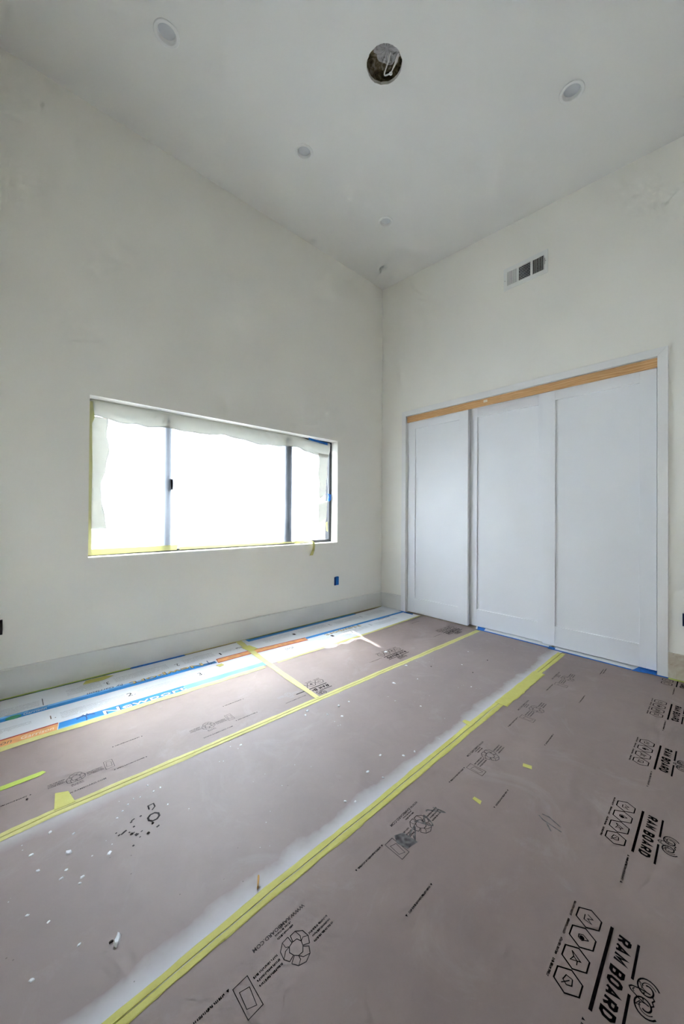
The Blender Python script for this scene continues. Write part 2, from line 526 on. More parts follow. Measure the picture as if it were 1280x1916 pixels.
# sliding shaker doors
def shaker(name, ya, yb, x, z0, label):
    z1 = 1.99
    tk, st = 0.032, 0.088
    ya, yb = max(ya, yb), min(ya, yb)
    core = boxo(name, (x + 0.012, ya - 0.01, z0 + 0.01), (x + tk - 0.002, yb + 0.01, z1 - 0.01), 'door_paint')
    tag(core, label, 'door', kind='structure')
    bev_ = 0.0012
    boxo('stile', (x, ya, z0), (x + tk, ya - st, z1), 'door_paint', core, bev_)
    boxo('stile', (x, yb + st, z0), (x + tk, yb, z1), 'door_paint', core, bev_)
    boxo('bottom_rail', (x + 0.0004, ya - st, z0), (x + tk - 0.0004, yb + st, z0 + 0.150), 'door_paint', core, bev_)
    boxo('top_rail', (x + 0.0004, ya - st, 1.884), (x + tk - 0.0004, yb + st, z1), 'door_paint', core, bev_)
    return core
shaker('door_1', -0.342, -1.011, 0.022, 0.003, 'white shaker sliding closet door on the left, nearest the room corner')
shaker('door_2', -0.99, -1.68, 0.062, 0.008, 'white shaker sliding closet door in the middle, set behind the others')
shaker('door_3', -1.638, -2.318, 0.024, 0.010, 'white shaker sliding closet door on the right')

# ------------------------------------------------------------------ window
win = empty('window_1', ((WX0 + WX1) / 2, 0.08, WZ0))
tag(win, 'wide black-framed sliding window behind the plastic sheet', 'window', kind='structure')
def wpart(name, a, b, mat, bevel=0.0015, parent=win):
    o = boxo(name, a, b, mat, None, bevel)
    o.parent = parent
    o.matrix_parent_inverse = Matrix.Translation(-Vector(win.location))
    return o
FY0, FY1 = 0.092, 0.15
wpart('frame_side', (WX0, FY0, WZ0), (WX0 + 0.032, FY1, WZ1), 'black_frame')
wpart('frame_side', (WX1 - 0.030, FY0, WZ0), (WX1, FY1, WZ1), 'black_frame')
wpart('frame_head', (WX0 + 0.032, FY0, WZ1 - 0.028), (WX1 - 0.03, FY1, WZ1), 'black_frame')
wpart('frame_sill', (WX0 + 0.032, FY0, WZ0), (WX1 - 0.03, FY1, WZ0 + 0.026), 'black_frame')
wpart('meeting_stile', (-2.236, FY0 + 0.004, WZ0 + 0.026), (-2.180, FY1, WZ1 - 0.028), 'black_frame')
wpart('meeting_stile', (-1.222, FY0 + 0.001, WZ0 + 0.026), (-1.132, FY1, WZ1 - 0.028), 'black_frame')
wpart('sash_lock', (-2.196, FY0 - 0.014, 1.17), (-2.172, FY0 + 0.006, 1.25), 'black_frame', 0.004)
for a, b in ((WX0 + 0.032, -2.236), (-2.180, -1.222), (-1.132, WX1 - 0.03)):
    wpart('glass_pane', (a, 0.120, WZ0 + 0.026), (b, 0.124, WZ1 - 0.028), 'glass', 0)

# the plastic sheet taped over the window: thin, wrinkled, short of the frame on the right
def lerp_tab(tab, t):
    for (a, va), (b, vb) in zip(tab, tab[1:]):
        if t <= b:
            return va + (vb - va) * max(0, (t - a)) / (b - a)
    return tab[-1][1]
RIGHT = [(0.72, -0.76), (0.80, -0.755), (0.93, -0.742), (1.0, -0.735), (1.10, -0.728), (1.18, -0.712), (1.30, -0.722), (1.45, -0.732), (1.55, -0.722), (1.62, -0.700), (1.70, -0.690), (1.72, -0.69)]
BOT = [(-2.7, 0.742), (-1.10, 0.744), (-1.00, 0.755), (-0.93, 0.79), (-0.86, 0.855), (-0.80, 0.90), (-0.74, 0.935), (-0.6, 0.95)]
from mathutils import noise as mn
def film_y(x, z):
    q = Vector((x * 1.3, z * 3.5, 0.3))
    a = mn.noise(q * 1.6) * 0.0035 + mn.noise(Vector((x * 5, z * 26, 2))) * 0.0012
    edge = min(x - WX0, WX1 - x, z - WZ0, WZ1 - z)
    e = max(0.0, 1 - edge / 0.12)
    a += e * (mn.noise(Vector((x * 22, z * 22, 5))) * 0.005 + mn.noise(Vector((x * 60, z * 60, 9))) * 0.002)
    return 0.0765 + a
FILM_INNER = set()
def inside(pt, poly):
    c = False
    for (xa, za), (xb, zb_) in zip(poly, poly[1:] + poly[:1]):
        if (za > pt[1]) != (zb_ > pt[1]) and pt[0] < (xb - xa) * (pt[1] - za) / (zb_ - za) + xa:
            c = not c
    return c
# places where the sheet has pulled open along its crease and right edge
SPOTS = [[(-1.3, -0.575), (-1.257, -0.564), (-1.187, -0.565), (-1.175, -0.587), (-1.206, -0.616), (-1.267, -0.604)], [(-1.133, -0.573), (-1.097, -0.587), (-0.999, -0.565), (-0.896, -0.582), (-0.902, -0.614), (-0.946, -0.72), (-0.954, -0.703), (-0.943, -0.616), (-0.999, -0.592), (-1.094, -0.625), (-1.137, -0.597)]]          # where the sun falls on the floor through the openings
OPEN = []
for po in SPOTS:
    q_ = []
    for x, y in po:
        z = (0.0765 - y) / (SUN_DIR.y / SUN_DIR.z)
        q_.append((x + z * SUN_DIR.x / SUN_DIR.z, z))
    OPEN.append(q_)
def sheet(bm, fx0, fx1, fz0, fz1, nx, nz, dy, th, keep=None):
    """double-sided thin grid: fx/fz give the borders"""
    G = []
    for side in (0, 1):
        g = []
        for j in range(nz + 1):
            row = []
            for i in range(nx + 1):
                u, v_ = i / nx, j / nz
                z = WZ0 + (WZ1 - WZ0) * v_
                for _ in range(3):
                    x = fx0(z) + (fx1(z) - fx0(z)) * u
                    z = fz0(x) + (fz1(x) - fz0(x)) * v_
                row.append(bm.verts.new((x, film_y(x, z) + dy + side * th, z)))
            g.append(row)
        G.append(g)
    for s, g in enumerate(G):
        for j in range(nz):
            for i in range(nx):
                q = (g[j][i], g[j][i + 1], g[j + 1][i + 1], g[j + 1][i])
                mid_ = (sum(v.co.x for v in q) / 4, sum(v.co.z for v in q) / 4)
                if any(inside(mid_, po) for po in OPEN):
                    continue
                bm.faces.new(q if s == 0 else q[::-1])
        if s == 0:
            FILM_INNER.clear()
            FILM_INNER.update(range(len(bm.faces)))
    a, b = G
    for j in range(nz):
        bm.faces.new((a[j][0], a[j + 1][0], b[j + 1][0], b[j][0]))
        bm.faces.new((a[j + 1][nx], a[j][nx], b[j][nx], b[j + 1][nx]))
    for i in range(nx):
        bm.faces.new((a[0][i + 1], a[0][i], b[0][i], b[0][i + 1]))
        bm.faces.new((a[nz][i], a[nz][i + 1], b[nz][i + 1], b[nz][i]))
ps = empty('plastic_sheet', ((WX0 + WX1) / 2, 0.0765, WZ0))
tag(ps, 'cloudy plastic sheet taped over the window, loose at its right edge', 'plastic sheet')
def ppart(o, par=ps):
    o.parent = par
    o.matrix_parent_inverse = Matrix.Translation(-Vector(par.location))
    return o
bm = bmesh.new()
sheet(bm, lambda z: WX0 + 0.013, lambda z: lerp_tab(RIGHT, z), lambda x: lerp_tab(BOT, x), lambda x: WZ1 - 0.016, 200, 130, 0.0, 0.0015)
fo = ppart(from_bm('film', bm, 'plastic_film', None, True))
fo.data.materials.append(MATS['plastic_film_inner'])
for p_ in fo.data.polygons:
    p_.material_index = 1 if p_.index in FILM_INNER else 0
def jag(x, s, a):
    return a * (mn.noise(Vector((x * 3.1, s, 0))) + 0.5 * mn.noise(Vector((x * 9.7, s, 1))))
bm = bmesh.new()                                             # gathered band at the top
sheet(bm, lambda z: WX0 + 0.012, lambda z: lerp_tab(RIGHT, z) + 0.001, lambda x: 1.605 + jag(x, 3, 0.035) - 0.03 * max(0, min(1, (x + 1.35) / 0.6)), lambda x: WZ1 - 0.003 - 0.022 * max(0, min(1, (x + 1.06) / 0.12)), 120, 8, -0.004, 0.001)
ppart(from_bm('gathered_edge', bm, 'film_border', None, True))
bm = bmesh.new()                                             # at the left
sheet(bm, lambda z: WX0 + 0.012, lambda z: -2.590 + jag(z, 8, 0.03), lambda x: 0.90, lambda x: 1.61, 8, 60, -0.0045, 0.001)
ppart(from_bm('gathered_edge', bm, 'film_border', None, True))
bm = bmesh.new()                                             # at the right
sheet(bm, lambda z: -0.835 + jag(z, 12, 0.045), lambda z: lerp_tab(RIGHT, z) + 0.001, lambda x: lerp_tab(BOT, x) + 0.02, lambda x: 1.59, 24, 90, -0.0045, 0.001)
ppart(from_bm('gathered_edge', bm, 'film_border', None, True))

# ------------------------------------------------------------------ tape
def ribbon(name, pts, width, mat, z=0.0006, th=0.0006, wob=0.06, groove=0.0, step=0.02, seed=0, parent=None, wid2=None, lap=0.0):
    """tape on the floor along a polyline; ragged edges, optional crease along the seam"""
    P = [Vector((p[0], p[1], 0)) for p in pts]
    dense = []
    for a, b in zip(P, P[1:]):
        n = max(1, int((b - a).length / step))
        dense += [a + (b - a) * (i / n) for i in range(n)]
    dense.append(P[-1])
    prof = [(-0.5, 0), (-0.42, 1), (-0.05, 1), (-0.022, 1 if not groove else -groove), (0.022, 1 if not groove else -groove), (0.05, 1), (0.42, 1), (0.5, 0)]
    bm = bmesh.new()
    rows = []
    tot = 0
    for i, p in enumerate(dense):
        d = (dense[min(i + 1, len(dense) - 1)] - dense[max(i - 1, 0)]).normalized()
        nrm = Vector((-d.y, d.x, 0))
        if i:
            tot += (p - dense[i - 1]).length
        f = i / max(1, len(dense) - 1)
        wd = width if wid2 is None else width + (wid2 - width) * f
        row = []
        for s, h in prof:
            ww = s * wd
            if abs(s) > 0.4:
                ww += wd * wob * (mn.noise(Vector((tot * 9, s * 7, seed))) + 0.6 * mn.noise(Vector((tot * 40, s * 5, seed + 4))))
            elif groove:
                ww += wd * 0.05 * mn.noise(Vector((tot * 6, 3.3, seed)))
            hh = z + (th * h if h >= 0 else h)
            hh += 0.0003 * mn.noise(Vector((tot * 30, s * 9, seed + 9))) if abs(s) < 0.4 else 0
            q = p + nrm * ww
            row.append(bm.verts.new((q.x, q.y, hh if abs(s) < 0.5 else z - 0.0004)))
        rows.append(row)
    for a, b in zip(rows, rows[1:]):
        for k in range(len(prof) - 1):
            bm.faces.new((a[k], a[k + 1], b[k + 1], b[k]))
    bm.faces.new(rows[0]); bm.faces.new(rows[-1][::-1])
    bmesh.ops.recalc_face_normals(bm, faces=list(bm.faces))
    o = from_bm(name, bm, mat, parent)
    if groove:                                    # narrow darker olive line along the bottom of the groove
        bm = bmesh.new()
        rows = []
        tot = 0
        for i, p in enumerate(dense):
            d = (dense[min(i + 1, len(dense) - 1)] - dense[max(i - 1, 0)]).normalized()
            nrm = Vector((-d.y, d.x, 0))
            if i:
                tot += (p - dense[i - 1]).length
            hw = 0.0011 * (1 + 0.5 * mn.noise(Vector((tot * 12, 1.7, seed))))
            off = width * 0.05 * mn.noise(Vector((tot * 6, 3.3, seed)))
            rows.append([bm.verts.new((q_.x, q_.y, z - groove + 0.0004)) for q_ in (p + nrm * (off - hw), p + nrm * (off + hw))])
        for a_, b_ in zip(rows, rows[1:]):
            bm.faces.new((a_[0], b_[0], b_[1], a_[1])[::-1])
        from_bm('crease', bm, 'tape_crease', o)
    return o
def flat_poly(name, pts, mat, z, th=0.0008, parent=None):
    bm = bmesh.new()
    prism(bm, pts, 'z', z, z + th)
    return from_bm(name, bm, mat, parent)
def vert_tape(name, pts, y0, th, mat, parent=None):
    bm = bmesh.new()
    prism(bm, pts, 'y', y0 - th, y0)
    return from_bm(name, bm, mat, parent)

# ------------------------------------------------------------------ floor coverings
BZ = -0.0032
def board(name, poly, mat, label):
    bm = bmesh.new()
    prism(bm, poly, 'z', BZ, 0.0)
    o = from_bm(name, bm, mat)
    return tag(o, label, 'floor board')
G = 0.003
T1 = -1.14
def t2(x): return -1.797 + 0.0205 * x            # seam under the second tape
def seamx(y): return -1.715 + 0.077 * y           # cross seam through boards and cartons
def t0(y): return -0.558
bA = board('floor_protection_board', [(X0, -0.558 - G), (seamx(-0.558) - G, -0.558 - G), (seamx(T1) - G, T1 + G), (X0, T1 + G)], 'kraft_board', 'brown printed floor board left of the crosswise yellow tape')
bB = board('floor_protection_board', [(seamx(-0.558) + G, -0.558 - G), (0.0, -0.53 - G), (0.0, T1 + G), (seamx(T1) + G, T1 + G)], 'kraft_board', 'brown printed floor board right of the crosswise yellow tape')
bC = board('floor_protection_board', [(X0, T1 - G), (0.0, T1 - G), (0.0, t2(0) + G), (X0, t2(X0) + G)], 'kraft_board_sprayed', 'paint-dusted plaster-strewn floor board between the two long yellow tapes')
bD = board('floor_protection_board', [(X0, t2(X0) - G), (0.0, t2(0) - G), (0.0, Y0), (X0, Y0)], 'kraft_board', 'brown printed floor board nearest the viewpoint, in front of the closet')
def carton(x0f, x1f, label):
    e = board('flattened_carton', [(x0f(-0.558), -0.556), (x1f(-0.558), -0.556), (x1f(-0.302), -0.3025), (x0f(-0.302), -0.3025)], 'carton_white', label)
    e['category'] = 'carton'
    bm = bmesh.new()
    prism(bm, [(x0f(-0.302), -0.3015), (x1f(-0.302), -0.3015), (x1f(-BT), -BT - 0.001), (x0f(-BT), -BT - 0.001)], 'z', BZ, 0.0)
    from_bm('carton_flap', bm, 'carton_white', e)
    return e
c1 = carton(lambda y: X0, lambda y: seamx(y) - G, 'white flattened carton with blue print on the left under the window')
c2 = carton(lambda y: seamx(y) + G, lambda y: -BT, 'white flattened carton with blue print in the corner by the closet')

# ------------------------------------------------------------------ printing on boards and cartons
TXT = {}
def text_geo(s, bold=0.0, shear=0.0):
    key = (s, bold, shear)
    if key in TXT:
        return TXT[key]
    c = bpy.data.curves.new('t', 'FONT')
    c.body = s
    c.size = 1.0
    c.shear = shear
    c.offset = bold
    c.resolution_u = 2
    c.fill_mode = 'BOTH'
    o = bpy.data.objects.new('t', c)
    COL.objects.link(o)
    dg = bpy.context.evaluated_depsgraph_get()
    me = bpy.data.meshes.new_from_object(o.evaluated_get(dg))
    V = [(v.co.x, v.co.y) for v in me.vertices]
    Fc = [tuple(p.vertices) for p in me.polygons]
    bpy.data.objects.remove(o); bpy.data.curves.remove(c); bpy.data.meshes.remove(me)
    xs_ = [v[0] for v in V]; ys_ = [v[1] for v in V]
    x0, x1 = min(xs_), max(xs_)
    H_ = 0.7
    V = [((x - x0) / (x1 - x0), y / H_) for x, y in V]
    TXT[key] = (V, Fc)
    return TXT[key]
class P2:
    """flat print collected in its own 2-d frame"""
    def __init__(s): s.v, s.f = [], []
    def add(s, V, Fc):
        b = len(s.v)
        s.v += list(V); s.f += [tuple(i + b for i in f) for f in Fc]
        return s
    def text(s, txt, x, y, wdt, h, bold=0.0, shear=0.0):
        V, Fc = text_geo(txt, bold, shear)
        return s.add([(x + a * wdt, y + b * h) for a, b in V], Fc)
    def bar(s, x0, y0, x1, y1):
        return s.add([(x0, y0), (x1, y0), (x1, y1), (x0, y1)], [(0, 1, 2, 3)])
    def stroke(s, pts, wd, closed=False):
        P = [Vector(p) for p in pts]
        n = len(P)
        V, Fc = [], []
        for i, p in enumerate(P):
            if closed:
                a, b = P[i - 1], P[(i + 1) % n]
            else:
                a, b = P[max(i - 1, 0)], P[min(i + 1, n - 1)]
            d1 = (p - a).normalized() if (p - a).length > 0 else (b - p).normalized()
            d2 = (b - p).normalized() if (b - p).length > 0 else d1
            d = (d1 + d2)
            d = d.normalized() if d.length > 1e-6 else d1
            nr = Vector((-d.y, d.x))
            k = 1.0 / max(0.5, abs(nr.dot(Vector((-d1.y, d1.x)))))
            V += [tuple(p + nr * wd * k / 2), tuple(p - nr * wd * k / 2)]
        m = n if closed else n - 1
        for i in range(m):
            j = (i + 1) % n
            Fc.append((2 * i, 2 * i + 1, 2 * j + 1, 2 * j))
        return s.add(V, Fc)
    def micro(s, x0, x1, y, h, seed=0, dens=0.8):
        """small illegible lettering: a broken line of word-sized marks"""
        r = random.Random(seed)
        x = x0
        while x < x1:
            l = r.uniform(0.6, 2.4) * h
            if r.random() < dens:
                k = x
                while k < min(x + l, x1):
                    s.bar(k, y, k + h * 0.30, y + h * r.uniform(0.7, 1.0))
                    s.bar(k, y + h * r.choice((0.0, 0.42, 0.8)), k + h * 0.52, y + h * r.choice((0.22, 0.6, 1.0)))
                    k += h * 0.62
            x += l + h * 0.35
        return s
    def mesh(s, name):
        me = bpy.data.meshes.new(name)
        me.from_pydata([(x, y, 0.0) for x, y in s.v], [], s.f)
        bm = bmesh.new(); bm.from_mesh(me)
        bm.normal_update()
        for f in bm.faces:
            if f.normal.z < 0:
                f.normal_flip()
        bm.to_mesh(me); bm.free()
        return me
def put(name, me, mat, parent, x, y, rot, z=0.0004, scale=1.0):
    if not me.materials:
        me.materials.append(MATS[mat])
    o = bpy.data.objects.new(name, me)
    COL.objects.link(o)
    o.parent = parent
    o.location = (x, y, z)
    o.rotation_euler = (0, 0, rot)
    o.scale = (scale, scale, 1)
    return o
PI = math.pi
def ring(cx, cy, r, n=6, a0=0.0):
    return [(cx + r * math.cos(a0 + 2 * PI * k / n), cy + r * math.sin(a0 + 2 * PI * k / n)) for k in range(n)]
GLYPH = {'R': ([[(0, 0), (0, 1)], [(0, 1), (.75, 1), (1, .86), (1, .62), (.75, .47), (0, .47)], [(.5, .47), (1, 0)]], []),
         'A': ([[(0, 0), (.5, 1), (1, 0)], [(.18, .3), (.82, .3)]], []),
         'M': ([[(0, 0), (0, 1), (.5, .3), (1, 1), (1, 0)]], []),
         'B': ([[(0, .52), (.75, .52), (1, .66), (1, .86), (.75, 1), (0, 1), (0, 0), (.75, 0), (1, .15), (1, .38), (.75, .52)]], []),
         'O': ([], [[(.28, 0), (.72, 0), (1, .2), (1, .8), (.72, 1), (.28, 1), (0, .8), (0, .2)]]),
         'D': ([], [[(0, 0), (.62, 0), (1, .25), (1, .75), (.62, 1), (0, 1)]])}
def block_letters(p, txt, x, total, h, st=0.0062):
    n = sum(1.0 if c != ' ' else 0.45 for c in txt)
    cell = total / n
    lw = cell - 0.0050 - st
    for c in txt:
        if c == ' ':
            x += cell * 0.45
            continue
        op_, cl_ = GLYPH[c]
        f = lambda q: (x + st / 2 + q[0] * lw + 0.10 * q[1] * h, st / 2 + q[1] * (h - st))
        for q in op_:
            p.stroke([f(a) for a in q], st)
        for q in cl_:
            p.stroke([f(a) for a in q], st, True)
        x += cell
# logo block; its frame has x along the reading direction, origin at the foot of the R
def logo(cut=None):
    p = P2()
    block_letters(p, 'RAM BOARD', 0.0, 0.206, 0.0275)
    p.bar(-0.006, -0.0150, 0.211, -0.0085)
    p.bar(-0.005, 0.0365, 0.086, 0.0415)
    p.bar(0.122, 0.0365, 0.214, 0.0415)
    for k in range(4):
        cx, cy = 0.014 + 0.0588 * k, -0.056
        p.stroke(ring(cx, cy, 0.0275), 0.0030, True)
        if k == 0:
            p.stroke([(cx - .010, cy - .004), (cx - .004, cy + .008), (cx + .002, cy - .002), (cx + .010, cy + .008), (cx + .009, cy - .008), (cx - .006, cy - .009)], 0.0020)
        elif k == 1:
            p.stroke([(cx - .002, cy + .012), (cx - .008, cy), (cx - .003, cy - .008), (cx + .005, cy - .007), (cx + .008, cy), (cx + .003, cy + .005), (cx - .002, cy + .012)], 0.0022)
            p.add(ring(cx + .001, cy - .001, .0052, 8), [tuple(range(8))])
        elif k == 2:
            p.stroke([(cx - .012, cy - .010), (cx, cy + .010), (cx + .010, cy - .008), (cx - .002, cy - .004), (cx - .012, cy - .010)], 0.0020)
            p.stroke([(cx - .002, cy - .004), (cx + .004, cy + .004), (cx + .013, cy + .005)], 0.0018)
        else:
            p.stroke([(cx - .010, cy + .006), (cx - .010, cy - .006), (cx + .003, cy - .009), (cx + .009, cy - .001), (cx + .004, cy + .008), (cx - .010, cy + .006)], 0.0020)
            p.stroke([(cx - .004, cy + .002), (cx + .012, cy - .010)], 0.0018)
        p.micro(cx - 0.024, cx + 0.022, -0.0925, 0.0050, 20 + k, 1.0)
    # ram's head with curled horns
    def spiral(sx, r0, turns, n=26):
        pts = []
        for k in range(n):
            a = PI * (0.5 + 0.15 * sx) + sx * (k / (n - 1)) * PI * turns
            r = r0 * (1 - k / (n - 1) * 0.70)
            pts.append((0.104 - sx * 0.019 + 1.15 * r * math.cos(a), 0.064 + r * math.sin(a)))
        return pts
    for sx in (-1, 1):
        p.stroke(spiral(sx, 0.021, 2.5), 0.0030)
        p.stroke(spiral(sx, 0.0150, 1.3), 0.0016)
        p.stroke([(0.104 + sx * 0.013, 0.070), (0.104 + sx * 0.011, 0.054), (0.104 + sx * 0.005, 0.040), (0.104, 0.036)], 0.0026)
        p.stroke([(0.104 + sx * 0.009, 0.061), (0.104 + sx * 0.004, 0.058)], 0.0022)
        p.stroke([(0.104 + sx * 0.004, 0.045), (0.104, 0.042)], 0.0018)
        p.stroke([(0.104 + sx * 0.014, 0.056), (0.104 + sx * 0.026, 0.050), (0.104 + sx * 0.022, 0.058)], 0.0018)
    p.stroke([(0.091, 0.072), (0.098, 0.077), (0.104, 0.074), (0.110, 0.077), (0.117, 0.072)], 0.0024)
    if cut is not None:
        keep = [f for f in p.f if sum(p.v[i][0] for i in f) / len(f) < cut]
        p.f = keep
    return p.mesh('printed_logo')
def small_line(n=0.118, seed=1):
    p = P2()
    p.add([(0, 0), (0.006, 0), (0.003, 0.006)], [(0, 1, 2)])
    p.micro(0.011, n - 0.010, 0.0, 0.0052, seed, 1.0)
    p.add([(n - 0.006, 0), (n, 0), (n - 0.003, 0.006)], [(0, 1, 2)])
    return p.mesh('printed_text')
def url():
    return P2().text('WWW.RAMBOARD.COM', 0, 0, 0.146, 0.0085, 0.012).mesh('printed_text')
def recycle():
    p = P2()
    R_ = 0.0235
    for k in range(3):                                       # three outlined folded arrows
        a = PI / 2 + k * 2 * PI / 3
        def P(r, da): return (r * math.cos(a + da), r * math.sin(a + da))
        p.stroke([P(.0310, -.98), P(.0350, -.5), P(.0365, .0), P(.0340, .5), P(.0290, .92), P(.0150, 1.0), P(.0175, .35), P(.0165, -.35), P(.0150, -.95), P(.0310, -.98)], 0.0019)
        p.stroke([P(.0165, -.35), P(.0250, .05), P(.0340, .5)], 0.0016)
        p.stroke([P(.0350, -.5), P(.0250, -.25), P(.0165, -.35)], 0.0014)
    for k in range(3):
        p.micro(0.040, 0.098, 0.000 - 0.0105 * k, 0.0050, 50 + k, 1.0)
        p.micro(-0.096, -0.040, 0.016 - 0.0105 * k, 0.0050, 60 + k, 1.0)
    for k in range(2):
        p.micro(-0.022, 0.022, -0.046 - 0.009 * k, 0.0048, 70 + k, 1.0)
    p.stroke([(0.108, -0.032), (0.142, -0.032), (0.142, 0.032), (0.108, 0.032)], 0.0016, True)   # outlined board icon
    p.stroke([(0.114, -0.012), (0.134, -0.018), (0.136, 0.016), (0.118, 0.024)], 0.0014, True)
    return p.mesh('recycling_mark')
LOGO, URL, REC = logo(), url(), recycle()
LINES = [small_line(0.118, s) for s in (1, 2)]
RD = PI + 0.024
def yD(x): return -2.4835 + 0.0245 * (x + 1.967)              # foot of the big logo line on the near board
for xr in (-1.967, -1.461, -0.948, -0.436, 0.055):
    if xr < 0:
        put('printed_logo', LOGO, 'ink', bD, xr, yD(xr), RD)
        put('printed_text', LINES[0], 'ink', bD, xr - 0.233, yD(xr) + 0.0145, RD)
    else:
        pass
LOGO_END = P2()
for k in range(2, 4):
    cx = 0.014 + 0.0588 * k
    LOGO_END.stroke(ring(cx, -0.056, 0.0275), 0.003, True)
    LOGO_END.stroke(ring(cx, -0.056, 0.013, 7), 0.002, True)
LOGO_END.bar(0.085, -0.015, 0.211, -0.009)
block_letters(LOGO_END, 'ARD', 0.136, 0.070, 0.0275)
put('printed_logo', LOGO_END.mesh('printed_logo'), 'ink', bD, 0.060, yD(0.06), RD)
put('printed_text', LINES[0], 'ink', bD, 0.06 - 0.233, yD(0.06) + 0.0145, RD)
for k, xr in enumerate((-2.555, -2.060, -1.561, -1.030, -0.505)):
    yy = -1.990 + 0.014 * (xr + 2.555)
    put('recycling_mark', REC, 'ink_grey', bD, xr, yy, RD)
    put('printed_text', URL, 'ink_grey', bD, xr + 0.068, yy + 0.068, RD)
    put('printed_text', LINES[1], 'ink', bD, xr - 0.148, yy + 0.036, RD)
    put('printed_text', LINES[0], 'ink', bD, xr + 0.360 if k else xr + 0.358, yy - 0.124, RD)
put('printed_text', LINES[0], 'ink', bD, -0.17, -2.075, RD)
# scribble over the second recycling mark
SC = P2()
SC.add([(0.062, 0.03), (0.104, 0.022), (0.112, -0.012), (0.096, -0.034), (0.066, -0.02)], [(0, 1, 2, 3, 4)])
r = random.Random(5)
for c, n in (((0.046, -0.008), 5), ((-0.012, 0.004), 6), ((-0.072, 0.006), 4)):
    pts = [(c[0] + r.uniform(-.026, .026), c[1] + r.uniform(-.03, .03)) for _ in range(n)]
    SC.stroke([tuple(v[:2]) for v in catmull([(a, b, 0) for a, b in pts], 5)], 0.0045)
put('marker_scribble', SC.mesh('marker_scribble'), 'ink_mid', bD, -2.060, -1.984, RD, 0.0008)
SC2 = P2()
for q in ([(0, 0), (.03, .05), (.045, .06)], [(0.02, 0), (.05, .03), (.055, .05)], [(-.01, .03), (.02, .04)]):
    SC2.stroke(q, 0.004)
put('marker_scribble', SC2.mesh('marker_scribble'), 'ink_mid', bD, -1.755, -2.30, 0.4, 0.0006)
# left and right boards near the window
RB = PI - 0.012
LOGO_CUT = logo(0.113)
put('printed_logo', LOGO_CUT, 'ink', bB, -1.652, -1.030, RB, scale=1.0)
put('printed_logo', LOGO, 'ink', bB, -0.886, -1.005, RB)
put('printed_logo', LOGO, 'ink', bB, -0.105, -0.990, RB)
put('printed_text', LINES[0], 'ink_grey', bB, -1.118, -0.985, RB)
put('printed_text', LINES[0], 'ink_grey', bB, -0.34, -0.975, RB)
put('printed_text', LINES[1], 'ink_grey', bB, -0.18, -0.63, RB)
for xr in (-2.854, -2.346, -1.880):
    b_ = P2()
    put('recycling_mark', REC, 'ink_grey', bA, xr, -0.984, 0.012, scale=0.86) if xr < -1.9 else None
    put('printed_text', URL, 'ink_grey', bA, xr - 0.055, -1.070, 0.012, scale=0.95) if xr < -1.9 else None
    put('printed_text', LINES[1], 'ink_grey', bA, xr + 0.115, -1.036, 0.012) if xr < -1.9 else None
REC2 = recycle()
REC2.materials.append(MATS['ink_faint'])
put('recycling_mark', REC2, 'ink_faint', bA, -1.895, -0.990, 0.012, scale=0.72)
put('printed_text', URL, 'ink_grey', bA, -1.96, -1.062, 0.012, scale=0.9)
put('printed_text', LINES[0], 'ink_grey', bA, -2.715, -0.870, 0.012)
put('printed_text', LINES[0], 'ink_grey', bA, -2.22, -0.868, 0.012)
put('printed_text', LINES[0], 'ink_grey', bA, -3.10, -0.985, 0.012)
# worn print on the sprayed board
WP = P2()
WP.stroke(ring(0, 0, 0.017, 8), 0.006, True)
WP.stroke([(0.015, 0.030), (0.03, 0.036), (0.036, 0.052), (0.02, 0.058), (0.012, 0.040)], 0.004)
for k in range(16):
    a, b = r.uniform(-0.10, -0.02), r.uniform(-0.05, 0.05)
    WP.bar(a, b, a + r.uniform(.004, .012), b + r.uniform(.003, .006))
put('worn_print', WP.mesh('worn_print'), 'ink_grey', bC, -2.69, -1.375, 0.35)

# cartons: coloured bands, lettering, paragraphs
def band(par, pts, mat, name='printed_band', z=0.0004):
    return put(name, P2().add(pts, [tuple(range(len(pts)))]).mesh(name), mat, par, 0, 0, 0, z)
def para(par, x0, x1, y0, n, seed, rot=0.0, pitch=0.011):
    p = P2()
    for k in range(n):
        p.micro(0, (x1 - x0) * (1 if k < n - 1 else 0.6), -k * pitch, 0.0034, seed + k, 0.95)
    if rot:
        put('printed_paragraph', p.mesh('printed_paragraph'), 'ink_faint', par, x1, y0, PI)
    else:
        put('printed_paragraph', p.mesh('printed_paragraph'), 'ink_faint', par, x0, y0, 0)
def word(par, s, x, y, wdt, h, mat, flip=False, bold=0.0, shear=0.0, name='printed_word', z=0.0008):
    put(name, P2().text(s, 0, 0, wdt, h, bold, shear).mesh(name), mat, par, x, y, PI if flip else 0, z)
for par, o in ((c1, 0.0), (c2, 0.0)):
    pass
# carton on the left
band(c1, [(X0, -0.303), (-2.005, -0.308), (-2.005, -0.270), (X0, -0.268)], 'print_blue')
band(c1, [(X0, -0.268), (-2.10, -0.270), (-2.10, -0.252), (X0, -0.246)], 'print_light_blue')
band(c1, [(-2.0, -0.316), (seamx(-.3) - 0.004, -0.318), (seamx(-.25) - 0.004, -0.247), (-1.985, -0.243)], 'print_red')
band(c1, [(-1.995, -0.306), (seamx(-.3) - 0.006, -0.308), (seamx(-.25) - 0.006, -0.257), (-1.982, -0.253)], 'print_orange', z=0.0007)
word(c1, 'Newport', -2.085, -0.243, 0.43, 0.044, 'ink_grey', True, 0.03, name='printed_word', z=0.0006)
word(c1, 'Newport', -2.087, -0.243, 0.428, 0.042, 'print_gold', True, 0.008, name='printed_word', z=0.0010)
word(c1, 'by Garrison', -2.545, -0.236, 0.175, 0.026, 'print_navy', True, 0.01, 0.3)
